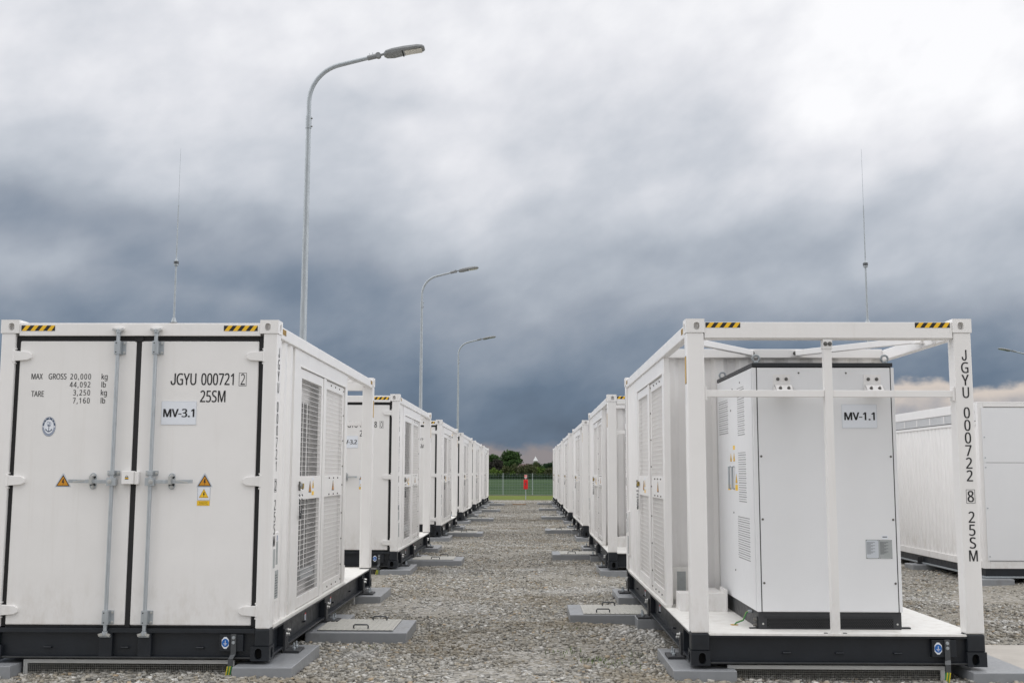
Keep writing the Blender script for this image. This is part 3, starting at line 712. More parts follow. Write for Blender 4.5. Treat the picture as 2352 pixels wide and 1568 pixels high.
CODES = {'L': [('000721', '2', 'MV-3.1'), ('000718', '0', 'MV-3.2'), ('000717', '5', 'MV-3.3'), ('000714', '9', 'MV-3.4'), ('000712', '8', 'MV-3.5'), ('000710', '7', 'MV-3.6')],
         'R': [('000722', '8', 'MV-1.1'), ('000723', '3', 'MV-1.2'), ('000724', '9', 'MV-1.3'), ('000725', '4', 'MV-1.4'), ('000726', '0', 'MV-1.5'), ('000727', '5', 'MV-1.6')]}
def door_writing(t, code):
    num, chk, mv = code
    doors = [c for c in t.children if c.name.split('.')[0] == 'door']; doors.sort(key=lambda d: sum(v.co.x for v in d.data.vertices))
    fo = (0, DOORY, 0); f = dict(o=fo, **FX)
    m = MB()
    for s_, x, y, w, h in (('MAX', -.940, 2.377, .098, .049), ('GROSS', -.789, 2.377, .156, .049), ('20,000', -.598, 2.377, .180, .047), ('kg', -.324, 2.377, .052, .047),
                           ('44,092', -.600, 2.307, .180, .047), ('lb', -.322, 2.307, .038, .047), ('TARE', -.934, 2.225, .110, .049), ('3,250', -.566, 2.237, .147, .047), ('kg', -.324, 2.237, .052, .047), ('7,160', -.566, 2.168, .147, .047), ('lb', -.322, 2.168, .038, .047)):
        put_text(m, s_, x=x, y=y, w=w, h=h, bold=.016, space=1.22 if ',' in s_ else 1.0, **f)
    m.build('lettering', doors[0])
    m = MB(); cx, cy = -.764, 1.965
    m.disc(fo, (1, 0, 0), (0, 0, 1), cx, cy, .080, .080, .001, 'plate', 36); m.annulus(fo, (1, 0, 0), (0, 0, 1), cx, cy, .077, .080, .0016, 'navy')
    m.annulus(fo, (1, 0, 0), (0, 0, 1), cx, cy, .061, .073, .0016, 'navy', 24, 5, 175); m.annulus(fo, (1, 0, 0), (0, 0, 1), cx, cy, .062, .074, .0014, 'navypale', 24, 185, 355); m.annulus(fo, (1, 0, 0), (0, 0, 1), cx, cy, .058, .060, .0016, 'navy')
    for a in (30, 55, 90, 125, 150): m.disc(fo, (1, 0, 0), (0, 0, 1), cx+.067*math.cos(R(a)), cy+.067*math.sin(R(a)), .0045, .0045, .0022, 'plate', 8)
    m.poly(fo, (1, 0, 0), (0, 0, 1), [(cx-.0035, cy-.045), (cx+.0035, cy-.045), (cx+.0035, cy+.028), (cx-.0035, cy+.028)], .0016, 'navy')
    m.annulus(fo, (1, 0, 0), (0, 0, 1), cx-.010, cy+.026, .012, .0165, .0016, 'navypale', 18); m.annulus(fo, (1, 0, 0), (0, 0, 1), cx+.011, cy+.022, .010, .0145, .0018, 'navypale', 18)
    m.poly(fo, (1, 0, 0), (0, 0, 1), [(cx-.018, cy+.004), (cx+.018, cy+.004), (cx+.018, cy+.009), (cx-.018, cy+.009)], .0016, 'navy')
    m.annulus(fo, (1, 0, 0), (0, 0, 1), cx, cy-.008, .030, .037, .0018, 'navy', 18, 205, 335)
    for s_ in (-1, 1): m.poly(fo, (1, 0, 0), (0, 0, 1), [(cx+s_*.040, cy-.018), (cx+s_*.026, cy-.024), (cx+s_*.038, cy-.034)][::s_], .002, 'navy')
    m.v = [(cx+(p[0]-cx)*.74, p[1], cy+(p[2]-cy)*1.06) for p in m.v]
    m.build('anchor_emblem', doors[0])
    m = MB(); put_text(m, 'J', x=.284, y=2.329, w=.042, h=.101, bold=.018, **f); put_text(m, 'GYU', x=.336, y=2.329, w=.170, h=.101, bold=.018, **f); put_text(m, num, x=.552, y=2.329, w=.282, h=.101, bold=.018, **f); put_text(m, chk, x=.896, y=2.330, w=.037, h=.096, **f)
    frame_rect(m, fo, (1, 0, 0), (0, 0, 1), .880, .946, 2.320, 2.436, .0035, .0012, 'ink'); put_text(m, '25SM', x=.548, y=2.180, w=.218, h=.100, bold=.018, **f)
    m.build('lettering', doors[1])
    m = MB(); m.box(.213, .519, DOORY-.004, DOORY, 1.984, 2.187, 'plate'); frame_rect(m, (0, DOORY-.004, 0), (1, 0, 0), (0, 0, 1), .213, .519, 1.984, 2.187, .003, .0005, 'plateedge')
    p = m.build('number_plate', doors[1]); m = MB(); put_text(m, mv, (0, DOORY-.004, 0), **FX, x=.234, y=2.050, w=.265, h=.070, bold=.05); m.build('lettering', p)
def stacked(t, code, face, pts_x, top, bot, cw):
    """container number written downwards on a corner post"""
    num, chk, _ = code; s_ = 'JGYU '+num+' '+'#'+chk+' 25SM'; seq = []
    for ch in s_: seq.append(ch)
    n = sum(.62 if c == ' ' else (0 if c == '#' else 1) for c in s_); pitch = (top-bot)/n; z = top; m = MB(); boxed = False
    for ch in s_:
        if ch == ' ': z -= pitch*.62; continue
        if ch == '#': boxed = True; continue
        h = pitch*.86
        w = cw*{'J': .62, '1': .42, 'M': 1.1, 'G': .95, 'Y': .95, 'U': .85}.get(ch, .80)
        put_text(m, ch, face['o'], face['rt'], face['up'], pts_x+(cw-w)/2, z-h, w, h, bold=.018, th=.0016)
        if boxed: frame_rect(m, face['o'], face['rt'], face['up'], pts_x-.006, pts_x+cw+.006, z-h-.012, z+.012, .003, .0012, 'ink'); boxed = False
        z -= pitch
    m.build('lettering', t)

ORD = ['nearest', 'second', 'third', 'fourth', 'fifth', 'farthest']
protoL = make_container(0.0, 'L'); protoR = make_container(0.37, 'R')
units = {'L': [], 'R': []}
for row, proto in (('L', protoL), ('R', protoR)):
    for i in range(6):
        t = proto if i == 0 else copy_tree(proto)
        if row == 'L': t.location = (XL-hw, YL+i*SL, 0)
        else: t.location = (XR+hw, YR+i*SR+L, 0); t.rotation_euler = (0, 0, math.pi)
        if i: t.location.x += random.uniform(-.012, .012); t.rotation_euler.z += R(random.uniform(-.12, .12))
        units[row].append(t)
for row in 'LR':
    for i, t in enumerate(units[row]):
        code = CODES[row][i]
        door_writing(t, code)
        stacked(t, code, dict(o=(hw-.006, 0, 0), **EX), .052, 2.66, .93, .062)
        stacked(t, code, dict(o=(0, L-.006, 0), **BX), 1.116, 2.630, .842, .062)
LBL = {('L', 0): 'white container with sealed double doors and MV-3.1 plate, front left', ('L', 1): 'white container with MV-3.2 plate on its doors, second in the left row',
       ('R', 0): 'white container with open framed bay facing us, nearest in the right row', ('R', 1): 'white container second in the right row, its open bay half hidden by the nearest'}
for row in 'LR':
    side = 'left' if row == 'L' else 'right'
    for i, t in enumerate(units[row]):
        lab = LBL.get((row, i)) or f'white container with mesh side doors, {ORD[i]} from the camera in the {side} row'
        tag(t, lab, 'container', f'white containers in the {side} row')

# ------------------------------------------------------------------ control cabinet on the open deck
def make_cabinet():
    t = empty('electrical_cabinet', (0, 0, 0)); w = .625; d = 1.795; ph = .145; h1 = 2.254; h2 = 2.295
    # origin: middle of the front foot; front looks to -y
    m = MB(); m.box(-w+.012, w-.012, .012, d-.012, 0, ph, 'plinth')
    pl = m.build('plinth', t, bevel=.006)
    m = MB(); m.poly((0, .012, 0), (1, 0, 0), (0, 0, 1), [(-.54, .014), (.54, .014), (.54, .088), (-.54, .088)], .0015, 'hole')
    for r_ in range(6):
        for k in range(66): x = -.53+k*.0162+(.008 if r_ % 2 else 0); z = .021+r_*.0118; m.poly((0, .012, 0), (1, 0, 0), (0, 0, 1), [(x-.0045, z-.0035), (x+.0045, z-.0035), (x+.0045, z+.0035), (x-.0045, z+.0035)], .003, 'plinth')
    m.box(-.56, .545, .006, .012, .098, .104, 'cap')
    for x in (-.575, .575): hexbolt(m, (x, .012, .045), (0, -1, 0), .009, .006, 'steel', False)
    m.build('plinth_grille', pl)
    m = MB(); m.box(-w+.004, w-.004, .006, d-.006, ph, h1, 'cab')
    body = m.build('body', t, bevel=.004)
    m = MB(); fo = (0, .006, 0)
    for x0, x1 in ((-w+.004, -.588), (.594, w-.004)): m = MB(); m.box(x0, x1, -.004, .006, ph+.002, h1-.002, 'cab'); m.build('edge_strip', body, bevel=.002)
    for x0 in (-.588, .586): m = MB(); m.box(x0, x0+.008, .001, .006, ph, h1, 'cap'); m.build('panel_gap', body)
    m = MB(); m.box(-.579, .585, -.006, .006, ph+.006, h1-.003, 'cab')
    for x in (-.560, .566):
        for z in (1.475, .932, .390): hexbolt(m, (x, -.006, z), (0, -1, 0), .011, .005, 'darksteel', False)
    for x in (-.215, .20): hexbolt(m, (x, -.006, 2.205-.0), (0, -1, 0), .009, .005, 'darksteel', False)
    fp = m.build('front_panel', t, bevel=.003)
    # folded-edge line and vents on the side
    for s in (-1, 1):
        m = MB(); fo = (s*(w-.004), 0, 0); ff = WX if s < 0 else EX
        m.box(min(s*(w-.004), s*(w+.002)), max(s*(w-.004), s*(w+.002)), .030, d-.02, ph+.004, h1-.004, 'cab')
        sp = m.build('side_panel', t, bevel=.003)
        fo = (s*(w+.002), 0, 0); q = MB()
        for y0, y1, z0, z1 in ((1.19, 1.70, 1.72, 2.045), (.37, .70, 1.68, 2.115), (.345, .70, 1.07, 1.515), (.23, .78, .555, .925)):
            nr = int((z1-z0)/.0205)
            for r_ in range(nr+1):
                z = z0+(z1-z0)*r_/nr; nk = int((y1-y0)/.027)
                fat = .0046 if r_ % 2 == 0 else .0030
                for k in range(nk):
                    yy = y0+(y1-y0)*(k+(.5 if r_ % 2 else 0))/nk; x = yy if s > 0 else -yy
                    q.poly(fo, ff['rt'], ff['up'], [(x-.009, z-fat), (x+.009, z-fat), (x+.009, z+fat), (x-.009, z+fat)], .0008, 'vent')
        q.build('vent_holes', sp)
        if s < 0:
            for yy in (1.08, .90):
                q = MB(); x = s*(w+.002); q.tube([(x, yy, 1.18), (x-.02, yy, 1.18), (x-.02, yy, 1.39), (x, yy, 1.39)], .009, 'zincdull', 8); q.build('door_handle', sp, smooth=True)
            q = MB()
            for yy in (1.18, .80):
                a = -yy; q.poly(fo, ff['rt'], ff['up'], [(a-.06, 1.16), (a+.06, 1.16), (a+.06, 1.34), (a-.06, 1.34)], .001, 'plate'); warn_triangle(q, fo, **ff, cx=a, y0=1.235, w=.10, h=.09, mcol='signyellow', border='tan', th=.0018); q.poly(fo, ff['rt'], ff['up'], [(a-.06, 1.165), (a+.06, 1.165), (a+.06, 1.22), (a-.06, 1.22)], .0018, 'signyellow')
            warn_triangle(q, fo, **ff, cx=-1.06, y0=1.44, w=.09, h=.08, mcol='signyellow', border='tan'); warn_triangle(q, fo, **ff, cx=-.90, y0=1.44, w=.09, h=.08, mcol='signyellow', border='tan'); q.poly(fo, ff['rt'], ff['up'], [(-.945, 1.55), (-.855, 1.55), (-.855, 1.59), (-.945, 1.59)], .001, 'signyellow')
            q.build('warning_sign', sp)
            q = MB()
            for yy, z in ((.55, 2.165), (.92, 2.13), (1.02, 1.93), (1.05, 1.46), (.96, .955), (.93, .42)): hexbolt(q, (s*(w+.002), yy, z), (s, 0, 0), .009, .005, 'darksteel', False)
            q.build('screw', sp)
    m = MB(); m.box(-w+.014, w-.026, .012, d-.008, h1, h1+.006, 'hole'); m.box(-w+.002, w-.014, -.008, d+.004, h1+.006, h2, 'cap')
    cap = m.build('roof_cap', t, bevel=.006)
    for x, y in ((-w+.05, .05), (w-.065, .05), (-w+.05, d-.06), (w-.065, d-.06)):
        m = MB(); m.ring((x, y, h2+.042), (0, 1, .15), .030, .0095, 'zincdull', 18, 8); m.cyl((x, y, h2), (x, y, h2+.014), .02, 'zincdull', 10); m.build('lifting_eye', cap, smooth=True)
    for x0 in (-.365, .427):
        m = MB(); m.box(x0-.074, x0+.074, -.014, -.006, 2.098, 2.192)
        m.obox((x0+.012, -.052, 2.062), (.072, 0, 0), (0, .036, .034), (0, -.0025, .0027), 'white'); m.box(x0-.05, x0+.085, -.245, -.088, 2.022, 2.029)
        m.add([(x0-.074, -.014, 2.10), (x0-.074, -.014, 2.03), (x0-.062, -.10, 2.03)], [(0, 1, 2)], 'white'); m.add([(x0+.086, -.014, 2.10), (x0+.086, -.014, 2.03), (x0+.090, -.10, 2.03)], [(0, 2, 1)], 'white')
        nn = Vector((0, -.68, .73))
        for x in (-.035, .038):
            hexbolt(m, (x0+x, -.014, 2.150), (0, -1, 0), .0105, .018, 'darksteel'); hexbolt(m, (x0+x+.012, -.054, 2.066), nn, .0105, .018, 'darksteel')
        m.build('stay_bracket', t)
    m = MB(); m.box(.322, .434, -.0085, -.006, .600, .762, 'greytag'); m.box(.436, .548, -.0085, -.006, .600, .760, 'greytag'); m.box(.462, .514, -.0085, -.006, .768, .797, 'plate')
    fo = (0, -.0085, 0); m.poly(fo, (1, 0, 0), (0, 0, 1), [(.468, .781), (.508, .781), (.508, .789), (.468, .789)], .0005, 'iron')
    m.poly(fo, (1, 0, 0), (0, 0, 1), [(.326, .606), (.430, .606), (.430, .756), (.326, .756)], .0004, 'plateedge')
    for i in range(12):
        for x0 in (.330, .444): m.poly(fo, (1, 0, 0), (0, 0, 1), [(x0, .640+i*.0088), (x0+.035+.018*((i*7) % 3), .640+i*.0088), (x0+.035+.018*((i*7) % 3), .6432+i*.0088), (x0, .6432+i*.0088)], .0008, 'iron')
    for x in (.329, .428, .442, .541):
        for z in (.606, .755): m.disc(fo, (1, 0, 0), (0, 0, 1), x, z, .003, .003, .001, 'iron', 8)
    m.build('rating_plate', fp)
    m = MB(); m.tube([(-w-.01, .28, .115), (-w-.04, .275, .105), (-w-.07, .27, .04), (-w-.13, .265, .02), (-w-.15, .262, .0)], .007, 'earth_green', 8); m.tube([(-w-.012, .283, .118), (-w-.042, .278, .108), (-w-.072, .273, .043), (-w-.132, .268, .023)], .0045, 'earth_yellow', 6)
    m.cyl((-w-.15, .262, 0), (-w-.15, .262, .004), .035, 'tan', 12); m.cyl((-w+.01, .28, .115), (-w-.025, .28, .115), .014, 'zincdull', 8)
    m.build('earthing_cable', t, smooth=True)
    m = MB(); m.box(-w-.06, -w+.013, .03, .075, .0, .008, 'cap'); m.box(-w+.003, -w+.011, .03, .075, .008, .10, 'cap'); m.box(w-.012, w+.08, .06, .10, 0, .012, 'cap')
    for z in (.03, .075): hexbolt(m, (-w+.004, .052, z), (-1, 0, 0), .013, .03, 'darksteel')
    m.build('foot_bracket', t)
    return t
protoC = make_cabinet(); cabs = []
for i in range(6):
    t = protoC if i == 0 else copy_tree(protoC)
    t.location = (XR+hw+.025, YR+i*SR+.315, .2525); cabs.append(t)
    tag(t, 'tall white electrical cabinet with MV-1.1 plate inside the open bay' if i == 0 else f'pale cabinet inside the open bay of the {ORD[i]} container, right row', 'cabinet', 'electrical cabinets in the open bays')
for i, t in enumerate(cabs):
    fp = [c for c in t.children if c.name.startswith('front_panel')][0]
    m = MB(); m.box(.152, .458, -.0095, -.006, 1.722, 1.930, 'plate'); frame_rect(m, (0, -.0095, 0), (1, 0, 0), (0, 0, 1), .152, .458, 1.722, 1.930, .003, .0005, 'plateedge')
    p = m.build('number_plate', fp); m = MB(); put_text(m, CODES['R'][i][2], (0, -.0095, 0), **FX, x=.176, y=1.792, w=.260, h=.068, bold=.05); m.build('lettering', p)

# ------------------------------------------------------------------ concrete piers, hatches, vent screens
def pier(x0, x1, y0, y1, label, zt=-.030):
    m = MB(); m.box(-(x1-x0)/2, (x1-x0)/2, -(y1-y0)/2, (y1-y0)/2, 0, zt+.40, 'pier')
    o = m.build('concrete_pier', None, bevel=.006); o.location = ((x0+x1)/2, (y0+y1)/2, -.40)
    return tag(o, label, 'pier', 'grey concrete piers carrying the containers')
for i in range(6):
    y = YL+i*SL; n = ORD[i]
    pier(XL-.275, XL+.222, y-.135, y+1.08, f'grey concrete pier under front aisle corner of {n} container, left row')
    pier(XL-.275, XL+.205, y+2.88, y+3.30, f'grey concrete pier under middle of {n} container, left row')
    pier(XL-.275, XL+.255, y+5.10, y+6.23, f'grey concrete pier under rear aisle corner of {n} container, left row')
    y = YR+i*SR
    pier(XR-.155, XR+.365, y-.065, y+1.08, f'grey concrete pier under front aisle corner of {n} container, right row')
    pier(XR-.140, XR+.365, y+3.09, y+3.43, f'grey concrete pier under middle of {n} container, right row')
    pier(XR-.178, XR+.365, y+5.20, y+6.30, f'grey concrete pier under rear aisle corner of {n} container, right row')
pier(XL-W-.34, XL-W+.31, YL-.135, YL+1.08, 'grey concrete pier at bottom left edge under the MV-3.1 container')
pier(XR+W-.155, XR+W+.345, YR-.095, YR+1.10, 'grey concrete pier at bottom right, under the post lettered JGYU')
for i in (1, 2): pier(XL-W-.34, XL-W+.31, YL+i*SL-.135, YL+i*SL+1.08, f'grey concrete pier under outer front corner of {ORD[i]} container, left row')

def make_hatch(w, d):
    t = empty('cable_pit', (0, 0, 0)); m = MB(); m.box(-w/2, w/2, -d/2, d/2, -.37, 0, 'pier'); m.build('kerb', t, bevel=.008)
    m = MB(); a, b = -w/2+.10, w/2-.155; c, e = -d/2+.105, d/2-.035
    m.box(a, b, c, e, .0025, .011, 'lid'); m.box(a, b, c-.004, c, .002, .010, 'iron')
    n = int((b-a)/.055)
    for k in range(n): x = a+.02+k*.055; m.box(x, x+.016, c+.006, e-.006, .011, .0148, 'lid')
    cv = m.build('cover', t, bevel=.002)
    for hx, hy in ((.02, c+.10), (.13, e-.09)):
        q = MB(); q.tube([(hx-.075, hy, .011), (hx-.075, hy, .040), (hx-.064, hy, .052), (hx+.064, hy, .052), (hx+.075, hy, .040), (hx+.075, hy, .011)], .0082, 'iron', 8); q.build('handle', cv, smooth=True)
    return t
hp = make_hatch(1.03, .98); first = True
for row in 'LR':
    for i in range(6):
        t = hp if first else copy_tree(hp); first = False
        if row == 'L': t.location = (XL+.215+.735-.515+.005, YL+i*SL+1.87+.49, -.030)
        else: t.location = (XR-.872+.515, YR+i*SR+3.45+.49, -.030); t.rotation_euler = (0, 0, math.pi)
        tag(t, f'grey concrete cable pit with ribbed lid beside {ORD[i]} container, {"left" if row == "L" else "right"} row', 'cable pit', 'cable pits along the aisle')

def make_screen(w):
    t = empty('vent_screen', (0, 0, 0)); m = MB(); m.box(-w/2, w/2, -.012, .012, -.036, -.002, 'alu'); m.box(-w/2, -w/2+.035, -.012, .012, -.20, -.036, 'alu'); m.box(w/2-.035, w/2, -.012, .012, -.20, -.036, 'alu')
    m.build('frame', t, bevel=.003)
    m = MB(); n = int((w-.07)/.0165)
    for i in range(n): x = -w/2+.035+i*.0165; m.box(x-.0006, x+.0006, -.0006, .0006, -.20, -.036, 'lid')
    for k in range(9): z = -.20+k*.0185; m.box(-w/2+.035, w/2-.035, .0006, .0018, z-.0007, z+.0007, 'lid')
    m.build('wire_mesh', t); return t
sc = make_screen(1.80)
for k, (x, y, lab) in enumerate([(XL-hw+.012, YL+.07, 'galvanised vent screen under the MV-3.1 container doors'), (XR+hw-.01, YR+.07, 'galvanised vent screen under the open bay of nearest right container'), (XL-hw+.012, YL+SL+.07, 'galvanised vent screen under the MV-3.2 container doors'),
                                 (XR+hw-.01, YR+SR+.07, 'galvanised vent screen under the open bay of second right container')]):
    t = sc if k == 0 else copy_tree(sc); t.location = (x, y, 0); tag(t, lab, 'vent screen', 'vent screens between the piers')
for i in range(6):
    t = copy_tree(sc); t.location = (XL-.09, YL+i*SL+4.20, 0); t.rotation_euler = (0, 0, math.pi/2)
    tag(t, f'vent screen between middle and rear piers of {ORD[i]} container, left row', 'vent screen', 'vent screens between the piers')

# ------------------------------------------------------------------ long corrugated unit beyond the right row
def make_battery_unit():
    t = empty('battery_container', (0, 0, 0)); w, l, z0, z1 = 2.44, 6.06, -.005, 2.69
    # origin: near corner facing the aisle, on the ground
    m = MB(); m.box(.02, w-.02, .02, l-.02, z0, .125, 'black'); m.box(0, w, 0, l, -.02, .008, 'zincdull'); m.build('base_frame', t, bevel=.004)
    m = MB(); m.box(.0, .09, .0, .09, .125, z1); m.box(w-.09, w, 0, .09, .125, z1); m.box(0, .09, l-.09, l, .125, z1); m.box(.09, w-.09, 0, .09, .125, .235); m.box(.09, w-.09, 0, .09, 2.625, z1); m.box(0, .08, .09, l-.09, .125, .235); m.box(-.004, .08, .09, l-.09, 2.555, z1)
    m.box(0, .05, .09, l-.09, 2.352, 2.40); m.build('frame', t, bevel=.006)
    m = MB(); m.box(.0, w, .0, l, z1, z1+.015); m.build('roof', t, bevel=.004)
    m = MB()
    for z, q in ((.250, 1.750), (1.757, 2.612)):
        m.box(.055, w-.055, -.012, -.002, z, q, 'cab')
    m.box(.10, w-.10, -.002, .0, .24, 2.62, 'darksteel')
    for z in (.31, 1.05, 1.68, 1.83, 2.15): hexbolt(m, (.085, -.012, z), (0, -1, 0), .012, .006, 'zinc', False)
    m.build('end_panel', t, bevel=.002)
    m = MB(); n = 34; st = (l-.18)/n; prof = []
    for i in range(n): prof += [(.09+st*i, 0), (.09+st*(i+.22), .022), (.09+st*(i+.5), .022), (.09+st*(i+.72), 0)]
    prof.append((l-.09, 0)); k = len(prof)
    v = [(.012+d, y, z) for z in (.235, 2.352) for y, d in prof]; m.add(v, [(i+1, i, i+k, i+1+k) for i in range(k-1)], 'white'); m.build('corrugated_side', t)
    m = MB(); m.box(.03, .06, .09, l-.09, 2.40, 2.555, 'alu')
    for i in range(9):
        y = .12+i*.65; m.box(.008, .03, y, y+.04, 2.42, 2.548, 'white')
    for k2 in range(9): z = 2.415+k2*.0158; m.box(.012, .030, .09, l-.09, z, z+.009, 'cab')
    m.box(-.002, .03, .09, l-.09, 2.40, 2.412, 'darksteel')
    m.build('vent_strip', t)
    return t
bu = make_battery_unit(); bu.location = (7.06, 17.3, 0)
tag(bu, 'long white corrugated container with vent strip beyond the right row', 'container')
for x, y, lab in ((7.06-.15, 17.3-.1, 'low grey block under near corner of the corrugated container'), (7.06-.18, 17.3+2.55, 'low grey block under middle of the corrugated container')):
    m = MB(); m.box(-.3, .3, -.22, .22, -.3, .10, 'pier'); o = m.build('foundation_block', None, bevel=.01); o.location = (x+.25, y+.2, -.125)
    tag(o, lab, 'block', 'low blocks under the corrugated container')
m = MB(); m.box(-.05, .05, -.05, .05, 0, .02, 'plinth'); m.box(-.04, .04, -.005, .005, .02, .12, 'plinth'); m.cyl((.03, .03, .02), (.03, .03, .07), .012, 'zincdull', 8); o = m.build('anchor_bracket', bu); o.location = (-.03, 2.75, -.02)

# ------------------------------------------------------------------ street lamps and lightning masts
def make_lamp():
    t = empty('street_lamp', (0, 0, 0))
    m = MB(); m.cyl((0, 0, 0), (0, 0, 9.30), .098, 'zincdull', 16, r2=.052); m.cyl((0, 0, 0), (0, 0, .9), .11, 'zincdull', 16); m.build('pole', t, smooth=True)
    m = MB(); m.cyl((0, 0, 9.10), (0, 0, 9.37), .064, 'zincdull', 16)
    for z in (9.14, 9.32): hexbolt(m, (.06, -.02, z), (1, 0, 0), .014, .03, 'darksteel', False)
    m.build('sleeve', t, smooth=True)
    pts = []
    for k in range(15):
        a = math.pi-(math.pi/2-R(14))*k/14; rr = .86; pts.append((rr+rr*math.cos(a), 0, 9.70+rr*math.sin(a)))
    e = Vector(pts[-1]); dr = Vector((math.cos(R(14)), 0, math.sin(R(14)))); end = e+dr*.73
    m = MB(); m.tube([(0, 0, 9.3)]+pts+[tuple(end)], [.048]*16+[.042], 'zincdull', 14); m.build('arm', t, smooth=True)
    m = MB(); m.cyl(end-dr*.10, end+dr*.10, .056, 'lamphead', 14); j = end+dr*.14; m.cyl(j+Vector((0, -.05, 0)), j+Vector((0, .05, 0)), .062, 'lamphead', 16); m.bar(j, j+dr*.16, .05, .035, 'lamphead')
    for k in (0, 1): m.cyl(end-dr*(.06-.07*k)+Vector((0, 0, .05)), end-dr*(.06-.07*k)+Vector((0, 0, .10)), .008, 'zincdull', 6)
    m.build('knuckle', t, smooth=True)
    # head: lofted shell, tilted up
    h0 = j+dr*.13; ax = Vector((math.cos(R(9)), 0, math.sin(R(9)))); up = Vector((-ax.z, 0, ax.x)); sd = Vector((0, 1, 0))
    secs = [(0, .07, .015, .055), (.05, .155, .05, .075), (.20, .19, .075, .085), (.45, .195, .088, .050), (.75, .185, .080, .038), (.86, .155, .055, .030), (.90, .10, .03, .02)]
    m = MB(); ring = []
    for s_, hwid, tu, tdn in secs:
        c = h0+ax*s_; P = []
        for (a, b) in ((-1, 0), (-.9, .55), (-.55, .9), (0, 1), (.55, .9), (.9, .55), (1, 0), (.92, -.7), (.5, -1), (-.5, -1), (-.92, -.7)):
            P.append(c+sd*(a*hwid)+up*(b*(tu if b > 0 else tdn)))
        ring.append(P)
    n = 11; V = [p for P in ring for p in P]; F = []
    for i in range(len(secs)-1):
        for q in range(n): F.append((i*n+q, i*n+(q+1) % n, (i+1)*n+(q+1) % n, (i+1)*n+q))
    F.append(tuple(range(n))[::-1]); F.append(tuple((len(secs)-1)*n+q for q in range(n))); m.add(V, F, 'lamphead')
    hd = m.build('lamp_head', t, bevel=0)
    m = MB(); c = h0+ax*.645-up*.045
    m.obox(c, ax*.190, sd*.125, up*.008, 'lens'); m.obox(h0+ax*.415-up*.058, ax*.012, sd*.17, up*.006, 'hole'); m.build('lens', hd, bevel=.004)
    return t
lamp = make_lamp()
for k, (x, y, dz, rz, lab) in enumerate([(-4.80, 23.0, 0, 0, 'tall galvanised street lamp rising behind the MV-3.1 container, nearest'), (-4.75, 48.0, -.17, 0, 'galvanised street lamp in the middle distance, second along the left row'), (-4.72, 73.0, -.17, 0, 'galvanised street lamp farthest along the left row'),
                                        (36.9, 80.0, -.14, math.pi, 'street lamp at the right edge, its arm pointing left')]):
    t = lamp if k == 0 else copy_tree(lamp); t.location = (x, y, GZ+.02+dz); t.rotation_euler = (0, 0, rz); tag(t, lab, 'street lamp', 'galvanised street lamps')
def make_mast():
    t = empty('lightning_mast', (0, 0, 0)); m = MB(); m.cyl((0, 0, 0), (0, 0, 8.2), .10, 'zincdull', 14, r2=.054); m.cyl((0, 0, 8.2), (0, 0, 11.0), .050, 'zincdull', 12, r2=.038)
    m.build('pole', t, smooth=True)
    m = MB(); m.cyl((0, 0, 8.20), (0, 0, 8.28), .18, 'iron', 14); m.cyl((0, 0, 8.28), (0, 0, 8.50), .13, 'zincdull', 14, r2=.07); m.build('flange', t, smooth=True)
    m = MB(); m.cyl((0, 0, 10.86), (0, 0, 10.93), .10, 'zincdull', 12); m.cyl((0, 0, 10.93), (0, 0, 11.05), .11, 'iron', 12); m.cyl((0, 0, 11.05), (0, 0, 11.16), .08, 'zincdull', 12, r2=.04); m.build('knuckle', t, smooth=True)
    m = MB(); m.cyl((0, 0, 11.1), (0, 0, 13.64), .029, 'zincdull', 10, r2=.023); m.cyl((0, 0, 13.6), (0, 0, 16.25), .0105, 'zincdull', 8, r2=.006); m.build('rod', t, smooth=True)
    return t
mast = make_mast(); mast.location = (-15.81, 48, -.125); tag(mast, 'thin lightning mast standing behind the left row', 'mast', 'lightning masts')
m2 = copy_tree(mast); m2.location = (14.96, 48, -.20); tag(m2, 'thin lightning mast standing behind the right row', 'mast', 'lightning masts')

# ------------------------------------------------------------------ ground
def ground_mat():
    m = bpy.data.materials.new('gravel'); m.use_nodes = True; N = NT(m.node_tree); b = N.n['Principled BSDF']; b.inputs['Roughness'].default_value = .9; b.inputs['Specular IOR Level'].default_value = .25
    tc = N.new('ShaderNodeTexCoord'); v = tc.outputs['Object']
    def voro(scale):
        n = N.new('ShaderNodeTexVoronoi'); N.put(n.inputs['Vector'], v); n.inputs['Scale'].default_value = scale; return n
    a = voro(26); c = voro(62)
    sepa = N.new('ShaderNodeSeparateColor'); N.l.new(a.outputs['Color'], sepa.inputs[0]); sepc = N.new('ShaderNodeSeparateColor'); N.l.new(c.outputs['Color'], sepc.inputs[0])
    stone = N.ramp(sepa.outputs[0], [(0, (.13, .125, .115)), (.3, (.25, .24, .215)), (.55, (.31, .285, .24)), (.8, (.39, .375, .345)), (1, (.50, .485, .46))])
    fine = N.ramp(sepc.outputs[1], [(0, (.16, .148, .120)), (.5, (.25, .232, .195)), (1, (.35, .33, .29))])
    pat = N.noise(v, .55, 5, .6); f = N.sm(pat, .42, .62)
    base = N.mix(N.m('MULTIPLY', f, .75), stone, fine)
    big = N.noise(v, .23, 4, .55); base = N.mix(N.m('MULTIPLY', N.sm(big, .45, .7), .35), base, (.20, .165, .115))
    N.put(b.inputs['Base Color'], base)
    bn = N.new('ShaderNodeBump'); bn.inputs['Strength'].default_value = .9; bn.inputs['Distance'].default_value = .02
    h = N.m('ADD', N.m('MULTIPLY', a.outputs['Distance'], -1.0), N.m('MULTIPLY', c.outputs['Distance'], -.4)); N.put(bn.inputs['Height'], h); N.l.new(bn.outputs[0], b.inputs['Normal'])
    return m
M['gravel'] = ground_mat()
